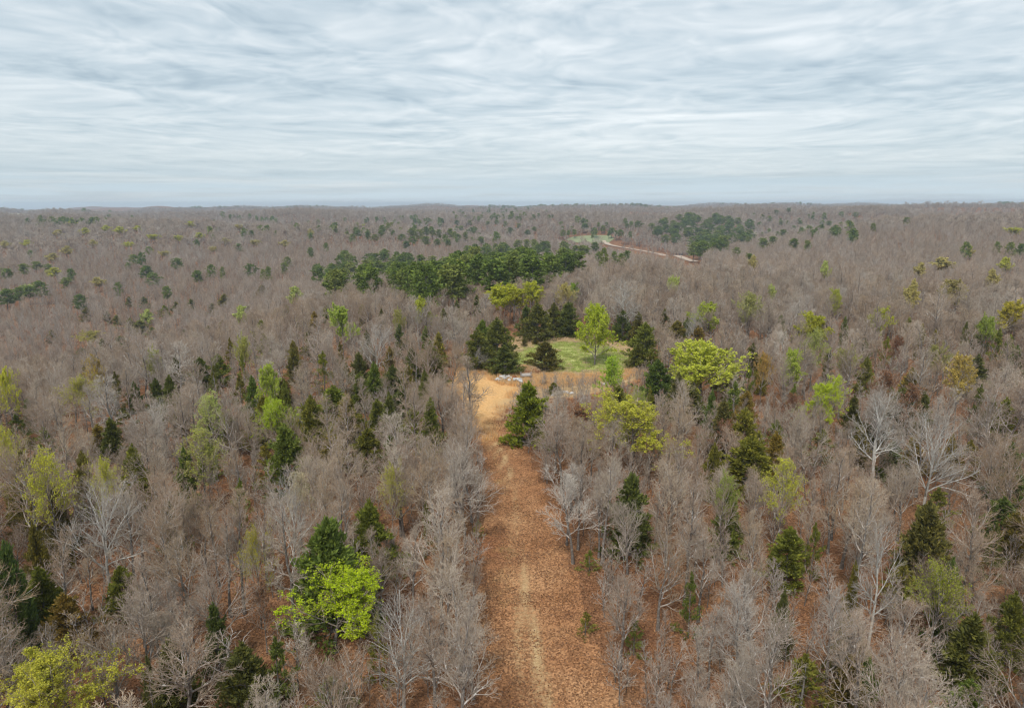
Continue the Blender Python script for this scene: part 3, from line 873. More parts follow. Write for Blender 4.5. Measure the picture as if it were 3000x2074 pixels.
# far trees in young leaf, hill on the left and the right slope
n_ord = 0
for ud, vd, wd, col in [(130, 522, 34, GOLD), (190, 518, 30, YEL), (240, 512, 32, YEL), (272, 516, 30, YEL), (310, 512, 34, YEL), (345, 528, 28, YEL), (430, 502, 34, YEL), (400, 530, 24, YEL), (450, 528, 24, YEL), (510, 540, 26, GOLD), (575, 540, 26, GOLD), (12, 548, 40, GOLD), (60, 545, 26, YEL), (150, 560, 26, GOLD), (115, 575, 34, GOLD), (118, 608, 36, YEL), (222, 630, 26, GOLD), (60, 640, 28, PALE), (370, 565, 24, GOLD), (480, 555, 20, GOLD), (290, 545, 26, YEL), (210, 545, 24, GOLD), (640, 545, 22, GOLD), (820, 505, 24, YEL), (700, 520, 20, GOLD), (540, 505, 22, GOLD), (160, 500, 20, YEL), (330, 705, 24, PALE), (545, 700, 26, PALE), (665, 655, 28, PALE), (2130, 588, 46, GOLD), (2270, 590, 34, YEL), (2285, 512, 30, YEL), (2075, 600, 24, GOLD), (1700, 585, 22, GOLD), (1862, 600, 22, PALE), (2060, 650, 26, GOLD), (2235, 620, 30, GOLD), (1520, 620, 20, PALE), (2185, 560, 22, GOLD), (1740, 640, 24, PALE)]:
    leafy('bud', ud, vd, random.uniform(11, 13.5), wd * random.uniform(0.75, 1.05), tuple(c * 0.95 + 0.02 for c in col), None, 'far yellow tree')

# cedars
def cedar(ud, vt, h, wd, col=CDG, label=None, short=None, vb=None, kind='cedar', veiled=None, **kw):
    kw = dict(colour=tuple(c * random.uniform(0.85, 1.15) for c in col), name='cedar', cat='tree', group='dark evergreen cedars', label=label, desc='dark cedar', **kw)
    r = by_base(kind, ud, vb, vt, wd, **kw) if vb else by_top(kind, ud, vt, h, wd, **kw)
    r['short'] = short
    r['veiled'] = veiled if veiled is not None else not (vb or short)
    return r
cedar(735, 1172, 11, 158, CDG, 'large dark cedar with a ragged top behind the bright lime tree', 'the large ragged cedar', var=3)
cedar(832, 1128, 9, 98, CDG, 'blue-green cedar between the large ragged cedar and the trail', var=4)
cedar(700, 893, 11, 82, CDG, 'taller of the twin olive-tipped cedars on the left', 'the taller twin cedar', var=1)
cedar(640, 958, 10, 92, CDG, 'lower of the twin olive-tipped cedars on the left', 'the lower twin cedar', var=3)
cedar(640, 858, 11, 36, CDG, 'slim cedar behind the taller twin cedar')
cedar(752, 872, 9, 95, CDG, 'wide dim cedar right of the twin cedars, half hidden by bare twigs')
cedar(1190, 0, 0, 86, (0.16, 0.19, 0.025), 'cedar with bright yellow-green sprays where the trail bends', 'the yellow-green cedar', vb=1006) if False else None
r_ = by_base('cedar', 1192, 1006, 862, 88, colour=(0.26, 0.30, 0.035), name='cedar', cat='tree', group='dark evergreen cedars', label='cedar with bright yellow-green sprays where the trail bends', desc='dark cedar', var=3, rot=0.3)
r_['short'] = 'the yellow-green cedar'
cedar(1138, 780, 0, 58, CDK, 'dark cone-shaped cedar left of the white rubble', 'the cedar left of the rubble', vb=846, var=0)
cedar(1228, 770, 0, 68, CDK, 'wide dark cedar alone on the green grass', 'the wide cedar on the grass', vb=835, var=1)
cedar(1122, 718, 0, 84, CDK, 'tallest dark cedar at the left side of the clearing', 'the tallest clearing cedar', vb=822, var=4)
cedar(1078, 743, 0, 66, CDG, 'leftmost olive-tipped cedar beside the clearing', vb=836, var=1)
cedar(1088, 722, 9, 40, CDG, 'small cedar behind the leftmost clearing cedar')
cedar(1186, 690, 0, 40, CDK, 'leftmost slim cedar in the row behind the clearing', vb=760, var=2)
cedar(1212, 684, 0, 72, CDK, 'broadest cedar in the row behind the clearing', 'the broadest back cedar', vb=768, var=4)
cedar(1248, 684, 0, 42, CDK, 'third cedar in the row behind the clearing', vb=758, var=0)
cedar(1280, 682, 0, 58, CDK, 'rightmost tall cedar in the row behind the clearing', vb=760, var=3)
cedar(1280, 722, 0, 32, CDK, 'short cedar at the foot of the row behind the clearing', vb=760, var=2)
cedar(1182, 763, 0, 14, CDK, 'tiny round cedar on the clearing, left of its paler twin', vb=782)
cedar(1207, 760, 0, 13, CBR, 'tiny olive cedar on the clearing, right of its darker twin', vb=777)
cedar(1248, 862, 0, 28, CDG, 'small dark cedar bush in the orange grass', 'the small cedar bush in orange grass', vb=890, var=1)
cedar(1452, 728, 0, 72, CDG, 'large cedar at the right side of the clearing', 'the large right clearing cedar', vb=828, var=1)
cedar(1437, 775, 0, 40, CDG, 'small cedar in front of the large right clearing cedar', vb=832)
cedar(1405, 700, 9, 46, CDK, 'dim cedar behind the round tree on the grass')
cedar(1440, 705, 9, 34, CDK, 'dim cedar behind the large right clearing cedar')
cedar(1528, 724, 9, 54, CDG, 'left cedar of the trio right of the clearing')
cedar(1550, 718, 9, 34, CDK, 'middle cedar of the trio right of the clearing')
cedar(1574, 735, 8, 50, CBR, 'right olive cedar of the trio right of the clearing')
cedar(1485, 812, 9, 80, CDK, 'dark cedar left of the broad mustard-yellow tree')
cedar(1395, 870, 7, 60, CDG, 'cedar below the slim lime sapling')
cedar(1560, 870, 7, 70, CDK, 'dark cedar under the broad mustard-yellow tree')
cedar(1634, 902, 10, 60, CDK, 'tall dark cedar right of the wide olive-yellow tree', 'the tall right cedar')
cedar(1682, 920, 9, 72, CBR, 'olive cedar with russet twigs right of the tall right cedar')
cedar(1612, 1000, 8, 54, CDG, 'low cedar below the tall right cedar')
cedar(1695, 985, 8, 110, CDG, 'broad cedar behind pale branches below the tall right cedar')
cedar(1752, 975, 8, 56, CBR, 'olive cedar at the right end of the right cedar cluster')
cedar(1918, 893, 0, 42, CDK, 'small pointed cedar touching the lime tree on the right', vb=985, var=2)
cedar(1762, 710, 8, 26, CDK, 'small dark cedar in the bare woods, right middle')
cedar(1850, 712, 9, 30, CDG, 'cedar merged with the ragged yellow tree')
cedar(1425, 1070, 9.5, 92, CDK, 'tall cedar behind pale bare trees right of the trail', 'the tall cedar right of the trail', var=3, veiled=True)
cedar(1650, 1100, 8, 60, CDG, 'cedar behind pink-grey crowns right of the trail')
cedar(2100, 1130, 10, 115, CDK, 'wide dark cedar among bare trees on the right', 'the wide right cedar', var=4, veiled=True)
cedar(2200, 1385, 7, 105, CDK, 'dark cedar below the lower right olive tree')
cedar(2150, 1260, 9, 60, CDK, 'dark cedar behind the lower right olive tree')
cedar(2192, 1535, 4.5, 90, CDG, 'cedar at the bottom edge near the right corner')
cedar(1930, 1268, 7, 34, CDG, 'small slim cedar in the lower right woods')
cedar(2285, 1000, 9, 70, CDK, 'dark cedar at the right edge, middle height')
cedar(2295, 780, 9, 36, CDK, 'cedar at the right edge below the golden tree')
cedar(2215, 720, 9, 36, CDK, 'cedar inside the green-yellow tree near the right edge')
cedar(45, 1020, 11, 80, CDG, 'dark cedar near the left edge behind the sparse yellow tree', 'the dark left-edge cedar')
cedar(183, 1018, 9, 50, CBR, 'olive cedar poking above a big pale bare crown at the left')
cedar(296, 1003, 9, 70, CDG, 'dark cedar left of the thin olive tree', 'the dark left cedar')
cedar(412, 1010, 9, 50, CDK, 'dim cedar behind the thin olive tree')
cedar(8, 1225, 11, 80, CDK, 'cedar cut by the left edge, lower half')
cedar(72, 1178, 8, 50, CDG, 'cedar right of the cut cedar at the left edge')
cedar(120, 1100, 9, 60, CDK, 'dim cedar under the sparse yellow tree at the left')
cedar(745, 1530, 4, 90, CDG, 'dim cedar at the bottom edge below the bright lime tree')
cedar(1320, 1378, 0, 46, CBR, 'small faded cedar bush standing on the trail edge', 'the small cedar on the trail edge', vb=1428, kind='cedar_thin')
cedar(1432, 1395, 3.5, 50, CBR, 'low faded cedar bush right of the trail', kind='cedar_thin')
cedar(1330, 1240, 2.5, 40, CBR, 'low green cedar bush under bare trees right of the trail', kind='cedar_thin')
cedar(1078, 1170, 2.5, 24, CBR, 'low green cedar bush on the left edge of the trail', kind='cedar_thin')
cedar(885, 825, 8, 60, CDK, 'dark cedar right of the forked white trunks')
cedar(826, 748, 9, 34, CDK, 'slim cedar behind the forked white trunks')
cedar(975, 782, 8, 60, CDK, 'dim cedar left of the leftmost clearing cedar')
cedar(905, 870, 7, 50, CDK, 'low dim cedar between the forked white trunks and the trail')
cedar(505, 663, 9, 72, CBR, 'olive cedar clump on the left ridge', 'the olive ridge cedar')
cedar(590, 643, 9, 26, CBR, 'small cedar on the ridge left of the pine grove')
cedar(315, 722, 9, 64, CBR, 'largest olive cedar of the left ridge group', 'the largest left ridge cedar')
cedar(342, 738, 8, 40, CBR, 'cedar right of the largest left ridge cedar')
cedar(270, 758, 8, 46, CDG, 'cedar left of the largest left ridge cedar')
for ud, vd, wd in [(292, 718, 22), (240, 703, 22), (262, 712, 24), (116, 746, 24), (230, 765, 24), (370, 690, 26), (396, 682, 22), (430, 676, 24), (595, 758, 38), (700, 742, 44), (645, 690, 24), (770, 690, 26), (415, 745, 26), (620, 700, 24), (560, 690, 20), (860, 700, 24), (930, 650, 26), (1000, 700, 30), (1030, 680, 24), (1075, 668, 24), (900, 735, 32), (960, 740, 30), (660, 790, 34), (545, 800, 28), (480, 820, 26), (300, 860, 30), (400, 900, 30), (120, 830, 24), (60, 900, 30), (780, 820, 36), (1955, 718, 26), (1906, 718, 22), (1720, 800, 26), (2050, 720, 28), (2080, 735, 26), (2110, 748, 24), (2180, 730, 22), (2255, 745, 26), (2010, 870, 28), (1690, 820, 28), (1870, 785, 24), (2240, 900, 34), (2150, 980, 40), (2060, 1000, 38), (880, 980, 40), (540, 1080, 44), (380, 1130, 50), (960, 1130, 36), (850, 1380, 60), (480, 1360, 56), (1560, 1290, 50), (1840, 1180, 50), (1770, 1330, 48), (2250, 1180, 50), (1960, 1480, 60), (330, 1480, 60)]:
    cedar(ud, vd, 8.5 if vd < 850 else 6.5, wd, random.choice([CDK, CDG, CBR]), kind=random.choice(['cedar', 'cedar_thin']) if vd > 790 else 'cedar_far')

taken = [(t['u'] / D, t['v'] / D) for t in THINGS]
for u0, u1, v0, v1, n in [(150, 1000, 670, 850, 34), (560, 1000, 850, 1000, 12), (1420, 1700, 700, 900, 10), (1650, 2300, 690, 1000, 18), (0, 700, 990, 1480, 7), (1500, 2300, 1030, 1480, 9), (0, 560, 850, 1000, 10)]:
    for _ in range(n):
        for _try in range(30):
            ud, vd = random.uniform(u0, u1), random.uniform(v0, v1)
            if all(abs(ud - a) > 26 or abs(vd + 15 - b) > 34 for a, b in taken):
                break
        taken.append((ud, vd + 20))
        cedar(ud, vd, random.uniform(7.5, 9.0) if vd < 900 else random.uniform(5.5, 7.0), (24 + (vd - 670) * 0.085) * random.uniform(0.8, 1.5), random.choice([CDK, CDG, CDG, CBR]), kind='cedar_far' if vd < 760 else random.choice(['cedar', 'cedar', 'cedar_thin']))

# pines
def pine(ud, vd, h, wd, label=None, short=None, group='pines scattered over the far slopes'):
    r = by_top('pine', ud, vd, h, wd, name='pine_tree', cat='tree', group=group, label=label, desc='pine')
    r['short'] = short
    return r
GROVE = [(695, 598), (740, 578), (770, 568), (830, 568), (890, 562), (905, 560), (955, 580), (985, 575), (1040, 556), (1075, 553), (1110, 549), (1140, 547), (1180, 542), (1240, 541), (1300, 547), (1335, 558)]
gp = []
tries = 0
grove_poly = [(693, 600), (745, 576), (780, 567), (890, 562), (955, 578), (1040, 556), (1180, 542), (1250, 541), (1332, 556), (1335, 580), (1300, 580), (1230, 585), (1160, 592), (1090, 602), (1060, 598), (1010, 612), (950, 616), (880, 614), (800, 616), (745, 620), (700, 614)]
while len(gp) < 128 and tries < 20000:
    tries += 1
    ud, vd = random.uniform(690, 1340), random.uniform(540, 632)
    if not bool(in_poly(np.array(ud), np.array(vd), grove_poly)):
        continue
    h = random.uniform(14.5, 19)
    x, y = hit(ud * D, vd * D, h)
    if all((x - a) ** 2 + (y - b) ** 2 > 5.7 ** 2 for a, b, *_ in gp):
        gp.append((x, y, h))
for x, y, h in gp:
    place('pine', x, y, h, random.uniform(8.0, 11.5), name='pine_tree', cat='tree', group='pines of the grove beyond the clearing', desc='pine in the grove')
for ud, vd, h, wd in [(1362, 565, 16, 18), (1385, 570, 14, 16), (1402, 574, 13, 16), (1350, 570, 14, 16), (1415, 568, 14, 18), (1342, 548, 17, 16)]:
    pine(ud, vd, h, wd)
for ud, vd, wd in [(328, 602, 36), (345, 618, 26), (302, 577, 22), (398, 585, 22), (445, 612, 20), (475, 600, 18), (565, 598, 24), (592, 610, 16), (605, 605, 16), (648, 582, 22), (640, 595, 18), (715, 598, 26), (735, 550, 16), (14, 608, 36), (52, 598, 26), (80, 592, 28), (108, 598, 20), (12, 655, 38), (62, 648, 36), (88, 638, 34), (150, 628, 22), (180, 668, 26), (40, 650, 22), (158, 608, 18), (265, 640, 16), (375, 648, 18), (700, 560, 16), (500, 605, 14)]:
    pine(ud, vd, random.uniform(12, 17), wd * random.uniform(0.75, 1.1))
for ud, vd, wd in [(808, 520, 22), (828, 524, 18), (845, 530, 20), (795, 530, 16), (858, 522, 16), (905, 530, 22), (930, 516, 18), (945, 520, 22), (960, 514, 18), (975, 518, 18), (990, 520, 16), (960, 535, 28), (985, 540, 26), (930, 535, 22), (915, 545, 22), (1010, 540, 18), (1050, 525, 16), (1068, 518, 14), (1085, 535, 18), (1100, 500, 16), (1120, 498, 16), (1060, 498, 14), (1040, 510, 16), (1030, 498, 14), (1150, 515, 16), (1170, 505, 16), (1190, 520, 18), (1205, 512, 14), (1140, 500, 12), (1270, 520, 16), (1320, 505, 16), (1340, 515, 14), (1400, 520, 16), (1380, 515, 18), (1415, 505, 20), (1360, 510, 16), (1440, 500, 20), (1470, 505, 18), (1735, 490, 18), (1760, 498, 20), (1790, 510, 18), (1765, 520, 20), (1720, 540, 20), (1690, 535, 22), (1742, 535, 20), (1830, 520, 18), (1845, 512, 20), (1870, 500, 16), (1880, 515, 22), (1790, 540, 22), (1820, 545, 18), (1660, 560, 18), (1690, 575, 16), (2045, 492, 20), (2180, 550, 18), (2250, 548, 18), (2280, 550, 22), (2305, 553, 20), (1970, 505, 14), (1930, 480, 14), (1750, 475, 14), (1780, 470, 12)]:
    pine(ud, vd, random.uniform(12, 17), wd * random.uniform(0.75, 1.1))
hill_poly = [(1476, 500), (1500, 488), (1550, 478), (1600, 480), (1640, 486), (1690, 492), (1700, 502), (1692, 530), (1640, 536), (1600, 548), (1540, 545), (1500, 532), (1480, 515)]
hp, tries = [], 0
while len(hp) < 84 and tries < 20000:
    tries += 1
    ud, vd = random.uniform(1475, 1702), random.uniform(476, 550)
    if not bool(in_poly(np.array(ud), np.array(vd), hill_poly)):
        continue
    x, y = hit(ud * D, vd * D, 20)
    if all((x - a) ** 2 + (y - b) ** 2 > 7.0 ** 2 for a, b in hp):
        hp.append((x, y))
for x, y in hp:
    place('pine', x, y, random.uniform(18, 21), random.uniform(17, 22), name='pine_tree', cat='tree', group='pines on the far right hill', desc='pine on the far hill')

# pale trunked and russet landmark trees
def single(kind, ud, vt, h, wd, label, short=None, vb=None, desc='bare tree', name='bare_tree', group='leafless hardwood trees', **kw):
    kw = dict(name=name, cat='tree', group=group, label=label, desc=desc, **kw)
    r = by_base(kind, ud, vb, vt, wd, **kw) if vb else by_top(kind, ud, vt, h, wd, **kw)
    r['short'] = short
    return r
single('pale', 1402, 640, 0, 80, 'tall leafless tree with cream trunk behind the clearing', 'the cream-trunked tree', vb=770, var=1)
single('pale', 1568, 700, 12, 40, 'thin leafless tree with white trunk in the white-trunked lime tree')
single('pale', 845, 730, 13, 90, 'leafless tree with forked white trunks left of the clearing', 'the forked white trunks', var=2)
single('bare', 1070, 585, 15, 50, 'wide fan-shaped grey tree standing in the pine grove', 'the fan-shaped grey tree', var=3)
single('bare', 905, 580, 13, 36, 'small grey bare tree in a gap at the left of the pine grove', var=0)
single('pale', 1068, 780, 0, 62, 'small fan of bare grey branches in front of the leftmost clearing cedar', vb=838, var=0)
single('bare', 1062, 800, 0, 80, 'tall dark-stemmed bare tree at the left edge of the trail bend', 'the dark-stemmed trail tree', vb=985, var=4)
single('pale', 215, 1090, 12, 165, 'large pale bare tree with a spreading crown at the left', 'the large pale left tree', var=2)
single('pale', 640, 1075, 12, 130, 'pale grey tree with a dense branchy crown left of the trail', 'the pale branchy tree', var=0)
single('pale', 2110, 930, 14, 150, 'tall bare tree with white forked limbs at the right', 'the white-limbed right tree', var=2)
single('pale', 1990, 900, 13, 110, 'bare tree with a pale slanted trunk at the right', var=1)
single('pale', 1990, 1190, 12, 90, 'silvery bare tree with fine upswept twigs in the lower right', 'the silvery right tree', var=1)
single('pale', 900, 1350, 10, 180, 'low crooked tree with pale elbowed limbs beside the bright lime tree', 'the crooked pale tree', var=2)
single('bare', 1045, 1000, 12, 120, 'wide bare tree stretching pale limbs over the trail', 'the wide tree over the trail', var=3)
single('bare', 385, 1330, 12, 200, 'large bare tree with dark trunk in the lower left woods', 'the large lower left tree', var=5)
single('bare', 1265, 905, 0, 110, 'russet-brown twiggy tree right of the yellow-green cedar', vb=1110, var=0)
single('bare', 600, 760, 12, 50, 'grey bare tree over the dark cedar in the left woods', var=3)
for ud, vt, h, wd in [(1680, 930, 8, 50), (1300, 930, 8, 90), (1990, 850, 9, 60), (1180, 700, 8, 40), (1140, 690, 8, 34), (2050, 880, 9, 60), (1640, 960, 7, 46), (960, 1340, 6, 60), (590, 1330, 6, 50), (160, 640, 9, 20), (1780, 900, 8, 50), (2020, 770, 9, 40)]:
    single('russet', ud, vt, h, wd, None, name='russet_tree', group='trees holding dead russet leaves', desc='russet-leafed tree')

# ------------------------------------------------------------------ the bare woods
_LEAF = ('leafy', 'sparse', 'leafy_far', 'sparse_far', 'round')
spec = np.array([(t['u'], t['v'] + (0.14 if t['kind'] in _LEAF else 0.0) * t['h'] * F / t['d'], t['d'], t['r'] * F / t['d'], t['h'] * (0.42 if t['kind'] in _LEAF else 0.32) * F / t['d']) for t in THINGS if (t['label'] and not t.get('veiled')) or t['kind'] in ('leafy', 'sparse', 'bud', 'leafy_far', 'sparse_far', 'round') or t['desc'].startswith('pine')])
spec_veiled = np.array([(t['u'], t['v'], t['d'], t['r'] * F / t['d'], t['h'] * 0.32 * F / t['d']) for t in THINGS if t['name'] == 'cedar' and t.get('veiled')])
spec_xy = np.array([(t['x'], t['y'], t['r'], 1 if t['name'] in ('cedar', 'pine_tree') else 0) for t in THINGS])
tmin = min(p[1] for p in TRAIL)

def visible_sector(n_target, r0, r1, spacing, amax=R(44)):
    cell = spacing
    xs = np.arange(-r1, r1, cell)
    ys = np.arange(18, r1, cell)
    X, Y = np.meshgrid(xs, ys)
    X = X + (rng.random(X.shape) - 0.5) * cell * 0.95
    Y = Y + (rng.random(Y.shape) - 0.5) * cell * 0.95
    X, Y = X.ravel(), Y.ravel()
    rr_, aa = np.hypot(X, Y), np.abs(np.arctan2(X, Y))
    k = (rr_ >= r0) & (rr_ < r1) & (aa < amax)
    return X[k], Y[k]

def clear_of_ground(X, Y, margin=1.0):
    ok = np.ones(len(X), bool)
    for poly in EXCL:
        px = np.array(poly)
        near = (X > px[:, 0].min() - 8) & (X < px[:, 0].max() + 8) & (Y > px[:, 1].min() - 8) & (Y < px[:, 1].max() + 8)
        if near.any():
            i = np.flatnonzero(near)
            ok[i] &= sdist(X[i], Y[i], poly) < -margin
    for k in range(0, len(ROAD), 2):
        ok &= (X - ROAD[k, 0]) ** 2 + (Y - ROAD[k, 1]) ** 2 > 14 ** 2
    return ok

def clear_of_trees(X, Y, frac=0.6):
    ok = np.ones(len(X), bool)
    for x, y, r, ev in spec_xy:
        ok &= (X - x) ** 2 + (Y - y) ** 2 > (max(1.4, r * (frac + 0.3 * ev))) ** 2
    return ok

road_px = np.array([project((p[0], p[1], float(ground(p[0], p[1])))) for p in ROAD])
field_px = np.array([project((p[0], p[1], float(ground(p[0], p[1])))) for p in FIELD])
field2_px = np.array([project((p[0], p[1], float(ground(p[0], p[1])))) for p in FIELD2])
clear_px = np.array([project((p[0], p[1], 0)) for p in CLEAR])
def hides(X, Y, Hs, keep_prob=0.08):
    """trees whose crown would stand in front of a landmark tree, the clearing, the road or the fields are thinned out"""
    Z = ground(X, Y)
    d = np.stack([X, Y, Z - CAMH], -1)
    dep = d @ fwd
    u = CX + F * (d @ rt) / dep
    vb = CY - F * (d @ upv) / dep
    d2 = d + np.array([0, 0, 1.0]) * Hs[:, None]
    dep2 = d2 @ fwd
    vt = CY - F * (d2 @ upv) / dep2
    hw = 0.24 * Hs * F / dep
    bad = np.zeros(len(X), bool)
    for su, sv, sdp, sw, sh in spec:
        bad |= (dep < sdp - 1) & (np.abs(u - su) < hw * 0.7 + sw * 0.42) & (vt < sv + sh * 0.2) & (vb > sv - sh)
    bad &= rng.random(len(X)) > keep_prob
    veil = np.zeros(len(X), bool)
    for su, sv, sdp, sw, sh in spec_veiled:
        veil |= (dep < sdp - 1) & (np.abs(u - su) < hw * 0.6 + sw * 0.35) & (vt < sv + sh * 0.2) & (vb > sv - sh)
    bad |= veil & (rng.random(len(X)) > 0.25)
    def strip(px, below):
        b = np.zeros(len(X), bool)
        for k in range(len(px)):
            b |= (dep < px[k, 2]) & (np.abs(u - px[k, 0]) < hw + 12) & (vt < px[k, 1] + below) & (vb > px[k, 1])
        return b
    bad |= strip(road_px, 1) & (rng.random(len(X)) > 0.04)
    bad |= strip(field_px, -3) & (rng.random(len(X)) > 0.25)
    bad |= strip(field2_px, -1) & (rng.random(len(X)) > 0.1)
    for cu, cv in [(u_ * D, v_ * D) for u_, v_ in ((1150, 855), (1180, 848), (1220, 860), (1260, 850), (1300, 850), (1340, 840), (1300, 800), (1250, 790), (1090, 860), (1110, 900), (1100, 940), (1280, 880), (1380, 850), (1400, 835), (1430, 845), (1330, 860), (1360, 870), (1240, 875), (1200, 865), (1410, 860))]:
        bad |= (vt < cv) & (vb > cv + 3) & (np.abs(u - cu) < hw * 0.85) & (dep < 200) & (rng.random(len(X)) > 0.10)
    return bad

X, Y = visible_sector(0, 22, 118, 3.45)
Hs = np.clip(rng.normal(11.0, 2.2, len(X)), 6.0, 16.0)
k = clear_of_ground(X, Y, -0.6) & clear_of_trees(X, Y)
X, Y, Hs = X[k], Y[k], Hs[k]
k = ~hides(X, Y, Hs)
LOW = [(X[~k], Y[~k])]
X, Y, Hs = X[k], Y[k], Hs[k]
Z = ground(X, Y)
pu, pv, pd = [], [], []
for a, b, c_, h in zip(X, Y, Z, Hs):
    u, v, d_ = project((a, b, c_ + h * 0.7))
    pu.append(u); pv.append(v); pd.append(d_)
pu, pv, pd = np.array(pu), np.array(pv), np.array(pd)
inview = (pu > -60) & (pu < 3060) & (pv < 2074 + 60) & (pd > 5)
order = np.argsort(-(Hs / pd) * inview)
n_single = min(283, int(inview.sum()))
chosen = order[:n_single]
rest = order[n_single:]
for i in chosen:
    kd = 'bare'
    place(kd, float(X[i]), float(Y[i]), float(Hs[i]), None, name='bare_tree', cat='tree', group='leafless hardwood trees', desc='bare tree', z=float(Z[i]))

WOOD = [(X[rest], Y[rest], Hs[rest], 'bare_mid')]
for r0, r1, spc, kd, hm, hs in [(118, 330, 4.0, 'bare_mid', 11.5, 2.0), (330, 900, 5.2, 'bare_far', 10.8, 1.8), (900, 1900, 8.0, 'bare_horizon', 12.5, 2.4), (1900, 4600, 14.5, 'bare_horizon', 13.5, 2.4)]:
    X, Y = visible_sector(0, r0, r1, spc, R(42))
    Hs = np.clip(rng.normal(hm, hs, len(X)), 6, 20)
    k = clear_of_ground(X, Y, 1.0)
    if r0 < 1500:
        k &= clear_of_trees(X, Y, 0.75)
    X, Y, Hs = X[k], Y[k], Hs[k]
    if r0 < 1500:
        k = ~hides(X, Y, Hs, 0.06)
        if r0 < 300:
            LOW.append((X[~k], Y[~k]))
        X, Y, Hs = X[k], Y[k], Hs[k]
    WOOD.append((X, Y, Hs, kd))

def scatter(name, sets, mesh_lists, label, cat=None, tilt=0.05):
    """one object of kind stuff: points that carry instances of the given meshes"""
    kinds = list(mesh_lists)
    off, meshes = {}, []
    for kd in kinds:
        off[kd] = (len(meshes), len(mesh_lists[kd]))
        meshes += mesh_lists[kd]
    V, S, I, Ro = [], [], [], []
    for X, Y, Z, sx, sz, kd in sets:
        n = len(X)
        V.append(np.stack([X, Y, Z], -1))
        S.append(np.stack([sx, sx, sz], -1))
        I.append(off[kd][0] + rng.integers(0, off[kd][1], n))
        Ro.append(np.stack([rng.normal(size=n) * tilt, rng.normal(size=n) * tilt, rng.random(n) * 6.283], -1))
    V, S, I, Ro = np.concatenate(V), np.concatenate(S), np.concatenate(I), np.concatenate(Ro)
    me = bpy.data.meshes.new(name)
    me.vertices.add(len(V))
    me.vertices.foreach_set('co', V.astype(np.float32).ravel())
    for nm, tp, dat in (('size', 'FLOAT_VECTOR', S), ('turn', 'FLOAT_VECTOR', Ro)):
        a = me.attributes.new(nm, tp, 'POINT')
        a.data.foreach_set('vector', dat.astype(np.float32).ravel())
    a = me.attributes.new('pick', 'INT', 'POINT')
    a.data.foreach_set('value', I.astype(np.int32))
    ob = bpy.data.objects.new(name, me)
    COL.objects.link(ob)
    ob['kind'] = 'stuff'
    ob['label'] = label
    ng = bpy.data.node_groups.new(name, 'GeometryNodeTree')
    ng.interface.new_socket('Geometry', in_out='INPUT', socket_type='NodeSocketGeometry')
    ng.interface.new_socket('Geometry', in_out='OUTPUT', socket_type='NodeSocketGeometry')
    nd = ng.nodes
    gi, go = nd.new('NodeGroupInput'), nd.new('NodeGroupOutput')
    g2i = nd.new('GeometryNodeGeometryToInstance')
    for m in reversed(meshes):
        src = bpy.data.objects.new(m.name + '_source', m)
        oi = nd.new('GeometryNodeObjectInfo')
        oi.inputs['Object'].default_value = src
        ng.links.new(oi.outputs['Geometry'], g2i.inputs[0])
    iop = nd.new('GeometryNodeInstanceOnPoints')
    iop.inputs['Pick Instance'].default_value = True
    ng.links.new(gi.outputs[0], iop.inputs['Points'])
    ng.links.new(g2i.outputs[0], iop.inputs['Instance'])
    for nm, tp, sock in (('size', 'FLOAT_VECTOR', 'Scale'), ('turn', 'FLOAT_VECTOR', 'Rotation'), ('pick', 'INT', 'Instance Index')):
        na = nd.new('GeometryNodeInputNamedAttribute')
        na.data_type = tp
        na.inputs['Name'].default_value = nm
        o = next(s_ for s_ in na.outputs if s_.enabled and s_.name == 'Attribute')
        if sock == 'Rotation':
            e2r = nd.new('FunctionNodeEulerToRotation')
            ng.links.new(o, e2r.inputs[0])
            o = e2r.outputs[0]
        ng.links.new(o, iop.inputs[sock])
    ng.links.new(iop.outputs[0], go.inputs[0])
    md = ob.modifiers.new('scatter', 'NODES')
    md.node_group = ng
    return ob

sets = []
for X, Y, Hs, kd in WOOD:
    sz = Hs / 12.0
    wide = 1.5 if kd == 'bare_horizon' else 1.1
    sets.append((X, Y, ground(X, Y) - 0.1, sz * wide * (0.85 + 0.4 * rng.random(len(X))), sz, kd))
N_WOOD = sum(len(s[0]) for s in sets)
scatter('bare_woods', sets, {kd: [t[2] for t in KIND[kd]] for kd in ('bare_mid', 'bare_far', 'bare_horizon')}, 'mass of leafless pinkish grey woods stretching over the hills to the skyline')

# far pines and dark evergreens of the hills
PX_ = []
for (u0, v0, u1, v1, n) in [(90, 640, 270, 648, 34), (100, 655, 330, 640, 14), (300, 633, 420, 638, 10), (700, 632, 800, 640, 18), (1400, 606, 1560, 612, 24), (640, 630, 680, 634, 6), (1180, 632, 1300, 650, 16), (1320, 615, 1620, 640, 46), (600, 640, 1000, 690, 26), (1000, 640, 1300, 680, 40), (1650, 640, 1850, 690, 24), (2200, 620, 2500, 700, 40), (1300, 660, 1480, 700, 22), (0, 690, 900, 780, 8)]:
    for _ in range(n):
        t = random.random()
        u = u0 + (u1 - u0) * t + random.gauss(0, 8)
        v = random.uniform(min(v0, v1), max(v0, v1)) if abs(v1 - v0) > 20 else v0 + (v1 - v0) * t + random.gauss(0, 2.5)
        x, y = hit(u, v, 13)
        if 300 < math.hypot(x, y) < 5200:
            PX_.append((x, y))
_rs = np.linspace(1100, 4200, 240)
